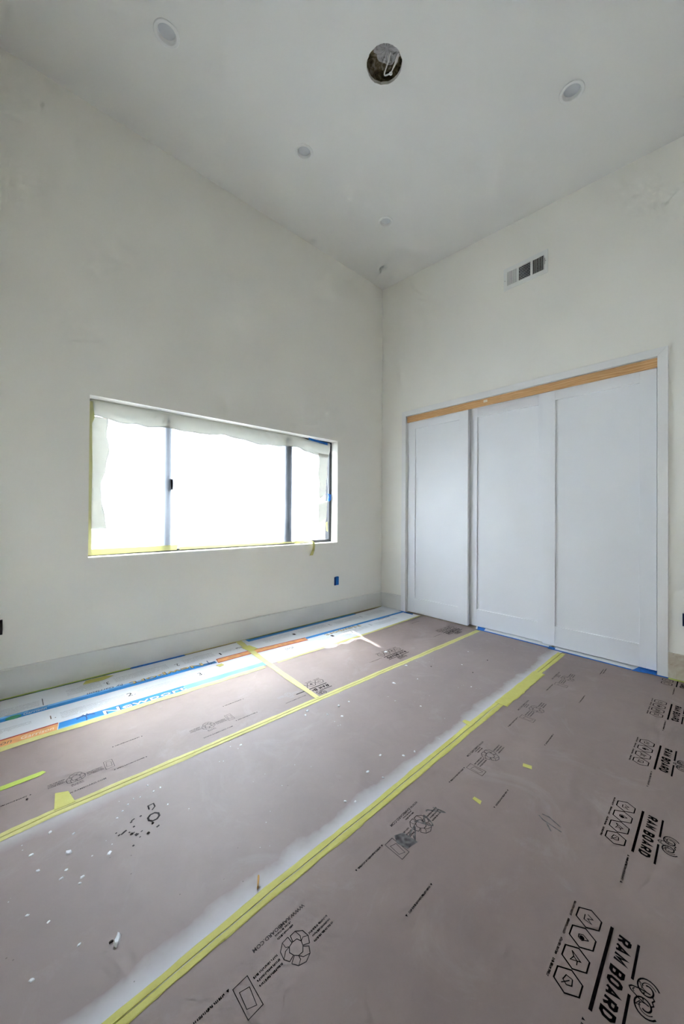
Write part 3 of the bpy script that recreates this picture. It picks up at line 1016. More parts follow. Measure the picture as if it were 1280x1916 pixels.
band(c1, [(-2.872, -0.556), (seamx(-.55) - 0.004, -0.556), (seamx(-.5) - 0.004, -0.498), (-2.862, -0.492)], 'print_light_blue')
band(c1, [(-2.870, -0.545), (-2.30, -0.556), (-2.29, -0.494), (-2.862, -0.490)], 'print_blue', z=0.0007)
word(c1, 'Newport', -2.690, -0.551, 0.40, 0.046, 'print_navy', False, 0.032, z=0.0010)
word(c1, 'Newport', -2.690, -0.551, 0.40, 0.044, 'print_cream', False, 0.006, z=0.0014)
pp = P2()
pp.stroke([(0, -0.03), (0.004, 0.0), (0.002, 0.02)], 0.005)
for a in (-0.3, 0.4, 1.2, 2.0, 2.8, 3.5):
    pp.stroke([(0.002, 0.02), (0.002 + 0.02 * math.cos(a), 0.022 + 0.012 * math.sin(a) + 0.004), (0.002 + 0.04 * math.cos(a), 0.014 + 0.014 * math.sin(a))], 0.005)
put('printed_palm', pp.mesh('printed_palm'), 'print_navy', c1, -2.762, -0.522, 0, 0.0012)
pp2 = pp.mesh('printed_palm')
pp2.materials.append(MATS['print_navy'])
put('printed_palm', pp2, 'print_navy', c1, -2.045, -0.262, PI, 0.0012)
band(c1, [(X0, -0.556), (-2.876, -0.556), (-2.866, -0.494), (X0, -0.494)], 'print_orange')
band(c1, [(X0, -0.496), (-2.866, -0.494), (-2.866, -0.484), (X0, -0.486)], 'print_red', z=0.0006)
word(c1, 'Garrison', -3.00, -0.540, 0.115, 0.030, 'print_cream', False, 0.0, 0.3)
word(c1, 'Garrison', -3.16, -0.540, 0.13, 0.034, 'print_brown', False, 0.0, 0.3)
put('printed_oval', P2().add(ring(0, 0, 0.030, 20), [tuple(range(20))]).mesh('printed_oval'), 'print_green', c1, -3.022, -0.285, 0, 0.0010).scale = (1, 0.7, 1)
word(c1, 'Garrison', -2.985, -0.292, 0.09, 0.026, 'print_cream', False, 0.0, 0.3, z=0.0012)
word(c1, 'Garrison', -2.965, -0.262, 0.075, 0.012, 'print_navy', False, 0.0, 0.3, z=0.0012)
para(c1, -3.12, -2.92, -0.165, 7, 100, pitch=0.012)
put('printed_rule', P2().bar(0, 0, 0.003, 0.09).mesh('printed_rule'), 'ink_grey', c1, -2.907, -0.235, 0)
para(c1, -2.80, -2.64, -0.195, 9, 120, rot=1)
word(c1, '3.', -2.600, -0.150, 0.026, 0.040, 'ink_grey', True)
para(c1, -2.57, -2.27, -0.185, 8, 140, rot=1)
word(c1, '2.', -2.205, -0.150, 0.026, 0.040, 'ink_grey', True)
para(c1, -2.17, -1.96, -0.180, 8, 160, rot=1)
word(c1, '1', -1.918, -0.155, 0.010, 0.040, 'ink_grey', True)
para(c1, -1.90, -1.80, -0.160, 4, 170, rot=1)
word(c1, 'STOP', -1.735, -0.135, 0.060, 0.026, 'ink_grey', True, 0.01)
para(c1, -3.14, -2.96, -0.385, 4, 180)
word(c1, '1.', -2.890, -0.425, 0.022, 0.040, 'print_brown', False)
para(c1, -2.850, -2.57, -0.385, 7, 200)
word(c1, '2.', -2.560, -0.425, 0.040, 0.040, 'ink_grey', False)
para(c1, -2.505, -2.19, -0.385, 6, 220)
word(c1, '3.', -2.170, -0.425, 0.036, 0.040, 'ink_grey', False)
# carton in the corner
band(c2, [(seamx(-.3) + 0.004, -0.326), (-1.278, -0.358), (-1.262, -0.290), (seamx(-.25) + 0.004, -0.252)], 'print_red')
band(c2, [(seamx(-.3) + 0.006, -0.314), (-1.276, -0.346), (-1.266, -0.302), (seamx(-.25) + 0.006, -0.262)], 'print_orange', z=0.0007)
para(c2, -1.62, -1.32, -0.300, 3, 300)
band(c2, [(-1.27, -0.330), (-0.02, -0.338), (-0.02, -0.306), (-1.265, -0.292)], 'print_blue')
word(c2, 'Newport', -0.70, -0.337, 0.40, 0.046, 'print_teal', True, 0.03, z=0.0008)
word(c2, 'Newport', -0.70, -0.337, 0.40, 0.044, 'print_gold', True, 0.0, z=0.0012)
word(c2, 'by Garrison', -0.27, -0.337, 0.17, 0.026, 'print_navy', True, 0.01, 0.3)
word(c2, 'STOP', -1.53, -0.430, 0.075, 0.034, 'ink_grey', False, 0.0, 0.2)
for x0, x1, sd_ in ((-1.56, -1.30, 320), (-1.22, -0.92, 330), (-0.82, -0.52, 340), (-0.40, -0.14, 350)):
    para(c2, x0, x1, -0.185, 7, sd_, rot=1)
for x0, x1, sd_ in ((-1.22, -1.06, 420), (-0.96, -0.66, 430), (-0.56, -0.26, 440)):
    para(c2, x0, x1, -0.405, 6, sd_)
for x, s in ((-1.27, '1'), (-0.88, '2.'), (-0.48, '3.')):
    word(c2, s, x, -0.150, 0.024, 0.036, 'ink_grey', True)
for x, s in ((-1.08, '1'), (-0.62, '2.')):
    word(c2, s, x, -0.425, 0.024, 0.036, 'ink_grey', False)
# coloured outer edge of the cartons beside the baseboard
band(c1, [(X0, -0.016), (X0, -0.036), (-2.455, -0.040), (-2.455, -0.016)], 'print_teal')
band(c1, [(-2.12, -0.016), (-2.12, -0.036), (-1.72, -0.036), (-1.72, -0.016)], 'print_brown')
band(c2, [(-1.65, -0.016), (-1.65, -0.080), (-0.46, -0.072), (-0.46, -0.016)], 'print_blue')
band(c2, [(-1.62, -0.018), (-1.62, -0.045), (-0.46, -0.045), (-0.46, -0.018)], 'print_teal', z=0.0007)
band(c2, [(-0.46, -0.016), (-0.46, -0.060), (-0.16, -0.050), (-0.03, -0.03), (-0.03, -0.016)], 'print_brown')

# ------------------------------------------------------------------ tape on the floor
tag(ribbon('masking_tape', [(X0, -0.572), (-2.85, -0.576), (-2.36, -0.578), (-1.8, -0.572)], 0.038, 'yellow_tape', 0.0016, 0.0007, 0.16, 0, 0.02, 1), 'pale yellow tape along the front of the left carton', 'tape')
tag(ribbon('masking_tape', [(-1.70, -0.570), (-0.70, -0.556), (-0.025, -0.530)], 0.024, 'yellow_tape', 0.0016, 0.0007, 0.12, 0, 0.02, 2), 'pale yellow tape along the front of the corner carton', 'tape')
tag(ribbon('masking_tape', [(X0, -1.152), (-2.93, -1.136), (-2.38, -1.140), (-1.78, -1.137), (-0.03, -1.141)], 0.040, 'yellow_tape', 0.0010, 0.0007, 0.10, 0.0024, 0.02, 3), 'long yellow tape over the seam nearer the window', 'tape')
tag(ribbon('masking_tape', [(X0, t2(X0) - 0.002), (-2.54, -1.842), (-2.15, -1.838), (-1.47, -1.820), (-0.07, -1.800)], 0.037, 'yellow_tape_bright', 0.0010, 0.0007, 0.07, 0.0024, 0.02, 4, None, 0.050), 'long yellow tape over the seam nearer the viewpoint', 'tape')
tag(ribbon('masking_tape', [(-1.12, -1.826), (-0.55, -1.818)], 0.064, 'yellow_tape_bright', 0.0020, 0.0007, 0.10, 0, 0.02, 14), 'second wider layer of yellow tape near the closet end of the long seam', 'tape')
tag(ribbon('masking_tape', [(-1.708, -0.022), (-1.735, -0.30), (-1.752, -0.48), (-1.775, -0.75), (-1.800, -1.125)], 0.044, 'yellow_tape', 0.0030, 0.0007, 0.08, 0, 0.02, 5, None, 0.032), 'crosswise yellow tape running from the wall to the long seam tape', 'tape')
tag(ribbon('masking_tape', [(-1.722, -0.165), (-1.712, -0.27)], 0.075, 'yellow_tape_bright', 0.0040, 0.0007, 0.1, 0, 0.02, 6), 'short extra yellow tape patch on the crosswise tape beside the orange bands', 'tape')
tag(flat_poly('masking_tape', [(-2.92, -1.035), (-2.884, -1.053), (-2.872, -1.128), (-2.930, -1.128)], 'yellow_tape_bright', 0.0022), 'yellow tape tab sticking up from the long seam at the left', 'tape')
tag(flat_poly('masking_tape', [(X0, -0.892), (-3.065, -0.888), (-2.953, -0.884), (-2.935, -0.873), (-2.944, -0.857), (-3.065, -0.86), (X0, -0.862)], 'lime_tape', 0.0006), 'bright lime yellow tape strip on the left board', 'tape')
tag(flat_poly('masking_tape', [(-1.422, -1.771), (-1.400, -1.773), (-1.394, -1.822), (-1.438, -1.822)], 'yellow_tape_bright', 0.0032), 'short yellow tape tab across the near edge seam', 'tape')
tag(flat_poly('masking_tape', [(-1.837, -2.043), (-1.823, -2.043), (-1.823, -2.070), (-1.841, -2.074)], 'yellow_tape_bright', 0.0008), 'small yellow tape scrap on the near board, closer to the viewpoint', 'tape')
tag(flat_poly('masking_tape', [(-1.511, -2.089), (-1.502, -2.119), (-1.522, -2.126), (-1.531, -2.095)], 'yellow_tape_bright', 0.0008), 'small yellow tape scrap on the near board, closer to the closet', 'tape')
tag(flat_poly('masking_tape', [(-2.70, -0.050), (-2.60, -0.046), (-2.56, -0.075), (-2.62, -0.105), (-2.72, -0.098)], 'yellow_tape_bright', 0.0012), 'yellow tape blotch on the left carton by the baseboard', 'tape')
tag(flat_poly('masking_tape', [(-2.03, -0.345), (-1.99, -0.340), (-1.985, -0.375), (-2.02, -0.385)], 'yellow_tape_bright', 0.0012), 'tiny yellow tape scrap beside the blue carton lettering', 'tape')
tag(ribbon('masking_tape', [(X0, -0.022), (-2.46, -0.022)], 0.013, 'lime_tape', 0.0014, 0.0006, 0.2, 0, 0.03, 7), 'thin yellow tape edging under the left baseboard', 'tape')
tag(ribbon('masking_tape', [(-2.12, -0.020), (-0.02, -0.020)], 0.010, 'yellow_tape', 0.0014, 0.0006, 0.25, 0, 0.03, 8), 'thin yellow tape edging along the baseboard towards the corner', 'tape')
tag(ribbon('painters_tape', [(-2.455, -0.029), (-2.12, -0.031)], 0.028, 'blue_tape', 0.0016, 0.0006, 0.08, 0, 0.03, 9), 'short blue tape strip against the baseboard below the window', 'tape')
tag(ribbon('masking_tape', [(-0.032, CY1 - CO - 0.004), (-0.030, Y0 + 0.02)], 0.022, 'lime_tape', 0.0016, 0.0008, 0.12, 0, 0.02, 10), 'yellow tape under the stained baseboard right of the closet', 'tape')
# white strip and blue tape under the closet doors
ws = flat_poly('floor_strip', [(0.10, -1.06), (0.10, -1.70), (-0.004, -1.70), (0.006, -1.10)], 'floor_strip_white', 0.0003, 0.0010)
tag(ws, 'white paper strip under the middle closet door', 'paper strip')
ws = flat_poly('floor_strip', [(0.09, -1.72), (0.09, -2.318), (-0.036, -2.20), (-0.022, -1.72)], 'floor_strip_white', 0.0003, 0.0010)
tag(ws, 'white paper strip under the right closet door', 'paper strip')
tag(ribbon('painters_tape', [(0.0, -1.115), (-0.006, -1.40), (-0.014, -1.715)], 0.024, 'blue_tape', 0.0018, 0.0006, 0.08, 0, 0.02, 11), 'blue tape line in front of the middle closet door', 'tape')
tag(ribbon('painters_tape', [(-0.030, -1.70), (-0.036, -1.95), (-0.046, -2.20)], 0.022, 'blue_tape', 0.0018, 0.0006, 0.10, 0, 0.02, 12), 'blue tape line in front of the right closet door', 'tape')
tag(flat_poly('painters_tape', [(0.075, -1.085), (0.07, -1.160), (0.0, -1.178), (-0.002, -1.120)], 'blue_tape', 0.0026), 'blue tape square at the left end of the middle door strip', 'tape')
tag(flat_poly('painters_tape', [(0.015, -1.690), (0.012, -1.735), (-0.045, -1.745), (-0.040, -1.700)], 'blue_tape', 0.0028), 'blue tape square where the two closet door strips meet', 'tape')
tag(flat_poly('painters_tape', [(0.085, -2.235), (0.085, -2.320), (-0.036, -2.320), (-0.064, -2.205)], 'blue_tape', 0.0028), 'wide blue tape patch at the right end of the closet doors', 'tape')
tag(ribbon('painters_tape', [(-0.030, -2.315), (-0.028, -2.378)], 0.020, 'blue_tape', 0.0018, 0.0006, 0.08, 0, 0.02, 13), 'blue tape under the right closet casing', 'tape')
tag(flat_poly('painters_tape', [(-0.02, -0.262), (-0.02, -0.445), (-0.050, -0.46), (-0.050, -0.36)], 'blue_tape', 0.0018), 'blue tape under the left closet casing', 'tape')

# tape at the window
tag(vert_tape('masking_tape', [(WX0 + 0.003, 0.75), (WX0 + 0.026, 0.75), (WX0 + 0.023, 1.0), (WX0 + 0.026, 1.3), (WX0 + 0.022, 1.56), (WX0 + 0.036, 1.60), (WX0 + 0.024, 1.70), (WX0 + 0.003, 1.70)], 0.066, 0.0008, 'tape_backlit'), 'vertical yellow tape down the left edge of the plastic sheet', 'tape')
tag(vert_tape('masking_tape', [(WX0 + 0.003, 0.734), (-2.15, 0.738), (-2.14, 0.775), (-2.35, 0.772), (WX0 + 0.003, 0.772)], 0.0652, 0.0008, 'tape_backlit'), 'yellow tape along the lower left edge of the plastic sheet', 'tape')
tag(vert_tape('masking_tape', [(-2.13, 0.738), (-1.0, 0.738), (-0.99, 0.752), (-1.5, 0.756), (-2.13, 0.758)], 0.066, 0.0008, 'tape_backlit'), 'thin yellow tape along the lower edge of the plastic sheet', 'tape')
tag(vert_tape('masking_tape', [(-0.742, 0.84), (-0.722, 0.83), (-0.728, 0.93), (-0.75, 0.92)], 0.066, 0.0008, 'tape_backlit'), 'small yellow tape scrap on the right edge of the plastic sheet', 'tape')
bm = bmesh.new()                                             # the strip hanging over the sill
pts = [(-1.12, 0.062, 0.742), (-1.02, 0.03, 0.748), (-0.965, -0.008, 0.742), (-0.958, -0.014, 0.70), (-0.968, -0.010, 0.655), (-0.985, -0.009, 0.622)]
cl = catmull(pts, 5)
prev = None
for i, p in enumerate(cl):
    f = i / (len(cl) - 1)
    wd = Vector((0.030 * (0.4 + 0.6 * f), 0.012 * (1 - f), 0.016 * (1 - f)))
    row = [bm.verts.new(p - wd * 0.7), bm.verts.new(p + wd * 0.7)]
    row += [bm.verts.new(p + wd * 0.7 + Vector((0, -0.0008, 0.0008))), bm.verts.new(p - wd * 0.7 + Vector((0, -0.0008, 0.0008)))]
    if prev:
        for k in range(4):
            bm.faces.new((prev[k], prev[(k + 1) % 4], row[(k + 1) % 4], row[k]))
    else:
        bm.faces.new(row[::-1])
    prev = row
bm.faces.new(prev)
bmesh.ops.recalc_face_normals(bm, faces=list(bm.faces))
tag(from_bm('masking_tape', bm, 'yellow_tape', None, False), 'loose yellow tape end hanging over the window sill', 'tape')
tag(vert_tape('painters_tape', [(-0.968, 1.700), (-0.735, 1.680), (-0.735, 1.702), (-0.968, 1.7205)], 0.064, 0.0012, 'blue_tape'), 'blue tape strip at the top right of the window', 'tape')
bm = bmesh.new()
prism(bm, [(-0.716, 1.205), (-0.672, 1.198), (-0.668, 1.15), (-0.690, 1.13), (-0.708, 1.135), (-0.698, 1.18)], 'y', 0.078, 0.088)
tag(from_bm('painters_tape', bm, 'blue_tape'), 'small blue tape tab on the right side of the window frame', 'tape')

# ------------------------------------------------------------------ ceiling fittings
TILT = math.atan(SL)
def disc_rings(bm, prof, n=40):
    """lathe of (radius, z)"""
    rows = []
    for rr, z in prof:
        rows.append([bm.verts.new((rr * math.cos(2 * PI * k / n), rr * math.sin(2 * PI * k / n), z)) for k in range(n)])
    for a, b in zip(rows, rows[1:]):
        for k in range(n):
            bm.faces.new((a[k], a[(k + 1) % n], b[(k + 1) % n], b[k]))
    return rows
bm = bmesh.new()
disc_rings(bm, [(0.0515, 0.001), (0.062, 0.0), (0.0625, -0.003), (0.060, -0.005), (0.047, -0.0045), (0.0445, -0.002), (0.041, 0.014), (0.041, 0.016), (0.0505, 0.016), (0.0515, 0.001)])
bmesh.ops.recalc_face_normals(bm, faces=list(bm.faces))
me_trim = bpy.data.meshes.new('trim_ring'); bm.to_mesh(me_trim); bm.free()
bm = bmesh.new()
rows = disc_rings(bm, [(0.0405, 0.0135), (0.030, 0.0125), (0.012, 0.012)])
bm.faces.new(rows[-1])
top = disc_rings(bm, [(0.0405, 0.0135), (0.0405, 0.017)])
bm.faces.new(top[-1])
bmesh.ops.recalc_face_normals(bm, faces=list(bm.faces))
me_lens = bpy.data.meshes.new('lens'); bm.to_mesh(me_lens); bm.free()
for me in (me_trim, me_lens):
    for p in me.polygons: p.use_smooth = False
me_trim.materials.append(MATS['light_trim']); me_lens.materials.append(MATS['lens'])
LAB = ['switched-off recessed ceiling light farthest left, high above the window', 'switched-off recessed ceiling light in the middle of the row by the window wall',
       'switched-off recessed ceiling light nearest the room corner', 'switched-off recessed ceiling light at right, on the closet side of the round hole']
for (x, y), lb in zip(LIGHTS, LAB):
    e = empty('recessed_light', (x, y, zc(y)))
    e.rotation_euler = (TILT, 0, 0)
    tag(e, lb, 'ceiling light', 'recessed ceiling lights')
    link('trim_ring', me_trim, None, e)
    link('lens', me_lens, None, e)

# unfinished round opening with insulation and a loop of cable
hx, hy, hr = HOLE
e = empty('ceiling_opening', (hx, hy, zc(hy)))
e.rotation_euler = (TILT, 0, 0)
tag(e, 'round unfinished hole in the ceiling with torn paper and a loose white cable', 'ceiling hole')
bm = bmesh.new()
rows = []
n = 48
for j, (rr, z) in enumerate([(0.115, 0.019), (0.113, 0.040), (0.100, 0.062), (0.075, 0.072), (0.045, 0.074), (0.018, 0.070)]):
    rows.append([bm.verts.new((rr * math.cos(2 * PI * k / n), rr * math.sin(2 * PI * k / n), z + 0.012 * mn.noise(Vector((rr * 30 * math.cos(2 * PI * k / n), rr * 30 * math.sin(2 * PI * k / n), 3))))) for k in range(n)])
for a, b in zip(rows, rows[1:]):
    for k in range(n):
        bm.faces.new((a[k], a[(k + 1) % n], b[(k + 1) % n], b[k]))
bm.faces.new(rows[-1])
from_bm('insulation', bm, 'insulation', e, True)
# torn paper facing covers the part nearer the viewpoint's far side
bm = bmesh.new()
outl = []
far = Vector((0.674, 0.738))                        # towards the far corner
for k in range(40):
    a = 2 * PI * k / 40
    rr = 0.078 * (1 + 0.20 * mn.noise(Vector((math.cos(a) * 2, math.sin(a) * 2, 7))) + 0.12 * mn.noise(Vector((math.cos(a) * 6, math.sin(a) * 6, 2))))
    outl.append((-far.x * 0.052 + rr * math.cos(a) + 0.012, -far.y * 0.052 + rr * math.sin(a) - 0.006))
outl = [(px, py) if math.hypot(px, py) < 0.098 else (px * 0.098 / math.hypot(px, py), py * 0.098 / math.hypot(px, py)) for px, py in outl]
cv = bm.verts.new((sum(p[0] for p in outl) / 40, sum(p[1] for p in outl) / 40, 0.040))
mid = [bm.verts.new((cv.co.x + (p[0] - cv.co.x) * 0.6, cv.co.y + (p[1] - cv.co.y) * 0.6, 0.040 + 0.010 * mn.noise(Vector((p[0] * 50, p[1] * 50, 1))))) for p in outl]
edge = [bm.verts.new((p[0], p[1], 0.040 + 0.012 * mn.noise(Vector((p[0] * 60, p[1] * 60, 4))))) for p in outl]
for k in range(40):
    bm.faces.new((cv, mid[k], mid[(k + 1) % 40]))
    bm.faces.new((mid[k], edge[k], edge[(k + 1) % 40], mid[(k + 1) % 40]))
bmesh.ops.solidify(bm, geom=list(bm.faces), thickness=0.003)
from_bm('torn_paper', bm, 'torn_paper', e, False)
def cpt(rx, fx, z):     # rx: to the right in the picture, fx: away from the viewpoint
    rgt = Vector((0.738, -0.674))
    return (rgt.x * rx + far.x * fx, rgt.y * rx + far.y * fx, z)
bm = bmesh.new()
tube(bm, catmull([cpt(0.030, -0.030, 0.036), cpt(0.018, 0.010, 0.020), cpt(0.006, 0.046, 0.012), cpt(0.010, 0.056, 0.010), cpt(0.028, 0.050, 0.010), cpt(0.042, 0.042, 0.012), cpt(0.056, 0.010, 0.020), cpt(0.070, -0.030, 0.034)], 6), 0.0034)
from_bm('cable', bm, 'cable_white', e, True)
bm = bmesh.new()
tube(bm, catmull([cpt(0.050, 0.030, 0.018), cpt(0.066, 0.000, 0.022), cpt(0.074, -0.030, 0.036)], 6), 0.0030)
from_bm('cable', bm, 'cable_white', e, True)
bm = bmesh.new()
tube(bm, [cpt(0.040 + 0.007 * math.cos(a), 0.046 + 0.007 * math.sin(a), 0.010) for a in [2 * PI * k / 14 for k in range(15)]], 0.0026, 6)
from_bm('cable_end', bm, 'cable_white', e, True)

# ------------------------------------------------------------------ air vent on the closet wall
ve = empty('air_vent', (0.0, -1.511, 2.966))
ve.rotation_euler = (math.radians(0.0), 0, 0)
tag(ve, 'white metal air register with three groups of louvres high on the closet wall', 'air vent')
def vp(o):
    o.parent = ve
    o.matrix_parent_inverse = Matrix.Translation(-Vector(ve.location))
    return o
VY0, VY1, VZ0, VZ1 = -1.342, -1.680, 2.876, 3.056
bays = [(-1.366, -1.451), (-1.462, -1.554), (-1.568, -1.653)]
SZ0, SZ1 = 2.908, 3.022
bm = bmesh.new()
zz = [VZ0, SZ0, SZ1, VZ1]
yy = [VY0] + [c for b in bays for c in b] + [VY1]
for i in range(len(yy) - 1):
    for j in range(3):
        if j == 1 and i % 2 == 1:
            continue
        add_box(bm, (-0.007, yy[i], zz[j]), (0.002, yy[i + 1], zz[j + 1]))
vp(from_bm('faceplate', bm, 'vent_metal'))
vp(boxo('duct_backing', (-0.0012, VY0 - 0.012, VZ0 + 0.012), (-0.0004, VY1 + 0.012, VZ1 - 0.012), 'duct_dark'))
bm = bmesh.new()
def fin(c, half, dirv, axis):
    pass
def add_fin(name, p0, p1, wdir, wlen, thick, lbl=None):
    """thin slat from p0 to p1, width along wdir"""
    bm = bmesh.new()
    p0, p1, wdir = Vector(p0), Vector(p1), Vector(wdir).normalized() * wlen / 2
    t_ = (p1 - p0).normalized().cross(wdir).normalized() * thick / 2
    vs = []
    for p in (p0, p1):
        for s, q in ((-1, -1), (1, -1), (1, 1), (-1, 1)):
            vs.append(bm.verts.new(p + wdir * s + t_ * q))
    for f in ((0, 1, 2, 3), (7, 6, 5, 4), (0, 4, 5, 1), (1, 5, 6, 2), (2, 6, 7, 3), (3, 7, 4, 0)):
        bm.faces.new([vs[i] for i in f])
    bmesh.ops.recalc_face_normals(bm, faces=list(bm.faces))
    vp(from_bm(name, bm, 'vent_metal'))
for b, (ya, yb) in enumerate(bays):
    if b == 1:
        for k in range(9):
            z = SZ0 + (SZ1 - SZ0) * (k + 0.5) / 9
            add_fin('louvre', (-0.0045, ya, z), (-0.0045, yb, z), (1, 0, 0.62), 0.0055, 0.0024)
    else:
        for k in range(9):
            y = ya + (yb - ya) * (k + 0.4) / 9
            wd = (-0.30, 1.0, 0) if b == 0 else (1.0, 0.33, 0)
            add_fin('louvre', (-0.0045, y, SZ0), (-0.0045, y, SZ1), wd, 0.0062 if b == 0 else 0.0055, 0.0012 if b == 0 else 0.0022)
for y, z in ((-1.353, 2.955), (-1.6655, 2.972)):
    bm = bmesh.new()
    bmesh.ops.create_cone(bm, cap_ends=True, segments=12, radius1=0.0032, radius2=0.0026, depth=0.002, matrix=Matrix.Translation((-0.008, y, z)) @ Matrix.Rotation(-PI / 2, 4, 'Y'))
    vp(from_bm('screw', bm, 'screw'))
vp(boxo('damper_slot', (-0.0078, -1.658, 2.945), (-0.0069, -1.6615, 2.995), 'screw'))

# ------------------------------------------------------------------ outlet boxes
oe = empty('outlet_box', (-0.667, 0.0, 0.349))
tag(oe, 'outlet box masked with blue tape on the wall below the window', 'outlet')
def op(o, par):
    o.parent = par
    o.matrix_parent_inverse = Matrix.Translation(-Vector(par.location))
    return o
op(boxo('tape_cover', (-0.679, -0.016, 0.310), (-0.645, 0.003, 0.392), 'blue_tape', None, 0.003), oe)
op(boxo('box_side', (-0.692, -0.011, 0.308), (-0.678, 0.003, 0.388), 'blue_tape_dark', None, 0.002), oe)
oe = empty('outlet_box', (-3.09, 0.0, 0.382))
tag(oe, 'black outlet box at the left end of the window wall', 'outlet')
op(boxo('box_body', (-3.118, -0.010, 0.344), (-3.066, 0.003, 0.424), 'black_plastic', None, 0.003), oe)
op(boxo('box_cover', (-3.112, -0.012, 0.350), (-3.072, -0.0095, 0.418), 'black_plastic', None, 0.001), oe)
oe = empty('outlet_box', (0.0, -2.468, 0.372))
tag(oe, 'navy-taped outlet box on the wall right of the closet', 'outlet')
op(boxo('box_body', (-0.010, -2.442, 0.332), (0.003, -2.494, 0.410), 'navy_tape', None, 0.003), oe)
op(boxo('tape_cover', (-0.0125, -2.446, 0.338), (-0.0095, -2.490, 0.404), 'navy_tape', None, 0.001), oe)

# ------------------------------------------------------------------ plaster chips and crumbs on the floor
def chip_mesh(seed):
    r_ = random.Random(seed)
    bm = bmesh.new()
    n = 8
    lo = [bm.verts.new((math.cos(2 * PI * k / n) * r_.uniform(.7, 1.1), math.sin(2 * PI * k / n) * r_.uniform(.45, .8), 0)) for k in range(n)]
    hi = [bm.verts.new((v.co.x * 0.75 + r_.uniform(-.08, .08), v.co.y * 0.75 + r_.uniform(-.08, .08), r_.uniform(.25, .45))) for v in lo]
    bm.faces.new(lo[::-1]); bm.faces.new(hi)
    for k in range(n):
        bm.faces.new((lo[k], lo[(k + 1) % n], hi[(k + 1) % n], hi[k]))
    me = bpy.data.meshes.new('plaster_chip')
    bm.to_mesh(me); bm.free()
    return me
CH = [chip_mesh(k) for k in range(5)]
for m_ in CH:
    m_.materials.append(MATS['chip'])
CHIPS = [(-2.913, -1.345, 0.011), (-2.824, -1.427, 0.009), (-2.947, -1.222, 0.007), (-2.893, -1.277, 0.006), (-2.995, -1.282, 0.007), (-2.983, -1.356, 0.006), (-2.937, -1.427, 0.007), (-2.924, -1.406, 0.005), (-2.894, -1.46, 0.007), (-2.902, -1.476, 0.005), (-2.924, -1.647, 0.005), (-2.972, -1.539, 0.005), (-3.008, -1.658, 0.006), (-2.665, -1.209, 0.005), (-2.657, -1.254, 0.005), (-2.634, -1.251, 0.005), (-2.639, -1.351, 0.004), (-3.01, -1.485, 0.005), (-2.152, -1.775, 0.007), (-2.177, -1.749, 0.006), (-2.012, -1.701, 0.008), (-1.901, -1.669, 0.008), (-1.991, -1.762, 0.006), (-1.832, -1.735, 0.008), (-1.775, -1.75, 0.007), (-1.767, -1.261, 0.01), (-1.698, -1.265, 0.007), (-1.35, -1.288, 0.012), (-1.863, -1.284, 0.007), (-1.921, -1.193, 0.012), (-1.95, -1.217, 0.008), (-1.821, -1.345, 0.009), (-2.3, -1.22, 0.007), (-2.74, -1.26, 0.004), (-2.76, -1.28, 0.004), (-2.72, -1.245, 0.004), (-2.7, -1.252, 0.004), (-2.78, -1.3, 0.004), (-1.45, -1.55, 0.006), (-1.2, -1.35, 0.006), (-1.05, -1.62, 0.006), (-0.8, -1.42, 0.006), (-0.55, -1.33, 0.006)]
for k, (x, y, s) in enumerate(CHIPS):
    o = bpy.data.objects.new('plaster_chip', CH[k % 5])
    COL.objects.link(o)
    o.location = (x, y, 0.0)
    o.scale = (s, s, s * 0.7)
    o.rotation_euler = (0, 0, random.uniform(0, 6.28))
    if x < -2.6:
        lb, gp = 'small white plaster chip among those scattered around the worn black print', 'plaster chips around the worn print'
    elif y < -1.66:
        lb, gp = 'small white plaster chip in the white overspray along the nearer seam tape', 'plaster chips along the nearer seam tape'
    elif x < -1.6:
        lb, gp = 'small white plaster chip below the foot of the crosswise tape', 'plaster chips below the crosswise tape'
    else:
        lb, gp = 'small white plaster chip towards the closet on the paint-dusted board', 'plaster chips towards the closet'
    tag(o, lb, 'plaster chip', gp)
o = bpy.data.objects.new('plaster_chip', CH[2])
COL.objects.link(o)
o.location = (-2.857, -1.697, 0.0); o.scale = (0.017, 0.011, 0.016); o.rotation_euler = (0, 0, 1.3)
tag(o, 'largest white plaster flake, alone on the board at lower left', 'plaster chip')
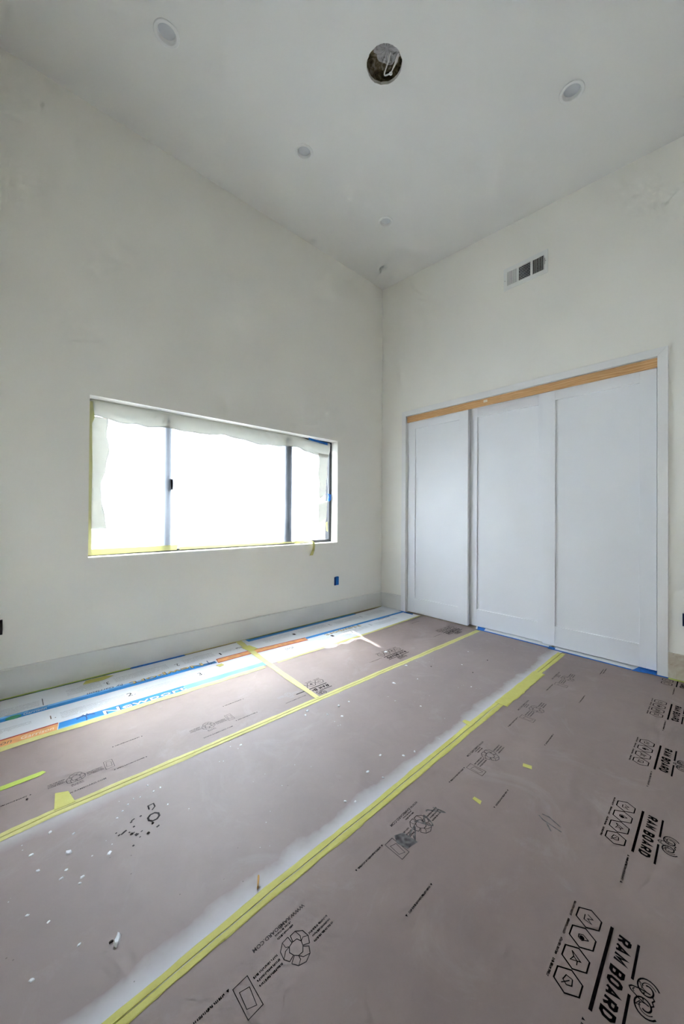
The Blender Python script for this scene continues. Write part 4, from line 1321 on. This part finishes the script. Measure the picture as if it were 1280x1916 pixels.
for (x, y, sc, lb) in ((-1.009, -0.933, .014, 'small white piece lying on the printed hexagons by the corner'), (-1.093, -1.182, .011, 'small white piece at the edge of the seam tape near the corner logo')):  # two small white spots, built from a chip mesh
    o = bpy.data.objects.new('plaster_chip', CH[0])
    COL.objects.link(o)
    o.location = (x, y, 0.0008); o.scale = (sc, sc, sc * 0.6); o.rotation_euler = (0, 0, 2.4)
    tag(o, lb, 'plaster chip', 'white pieces near the corner logo')
cm = CH[1].copy(); cm.materials.clear(); cm.materials.append(MATS['dirt_crumb'])
for k, (x, y, s) in enumerate([(-2.868, -1.690, .006), (-2.995, -1.00, .005), (-2.72, -1.43, .006), (-2.76, -1.40, .006), (-2.70, -1.40, .006), (-0.98, -1.30, .006), (-0.86, -1.53, .006), (-0.6, -1.50, .006)]):
    o = bpy.data.objects.new('dirt_crumb', cm)
    COL.objects.link(o)
    o.location = (x, y, 0.0); o.scale = (s, s, s); o.rotation_euler = (0, 0, k)
    tag(o, 'tiny dark crumb of dirt on the floor boards', 'crumb', 'dark crumbs on the floor boards')
bm = bmesh.new()
prism(bm, [(-2.556, -1.812), (-2.551, -1.811), (-2.535, -1.788), (-2.537, -1.784), (-2.541, -1.788)], 'z', 0.0, 0.007)
tag(from_bm('wood_splinter', bm, 'wood_splinter'), 'orange wood splinter at the edge of the nearer seam tape', 'splinter')

# ------------------------------------------------------------------ outside the window
bm = bmesh.new()
add_box(bm, (-12, TH, -0.6), (12, 14, -0.3))
tag(from_bm('ground', bm, 'outside_ground'), 'sunlit pale ground outside the window', 'ground', kind='structure')
nh = empty('neighbour_house', (-0.5, 3.0, -0.3))
tag(nh, 'white house wall with a dark window seen through the plastic', 'house')
o = boxo('house_wall', (-9, 3.0, -0.3), (8, 3.3, 2.55), 'outside_wall'); op(o, nh)
o = boxo('eave', (-9.2, 2.7, 2.55), (8.2, 3.5, 2.68), 'outside_wall'); op(o, nh)
o = boxo('window_pane', (-0.55, 2.985, 1.88), (0.12, 3.01, 2.16), 'outside_dark'); op(o, nh)
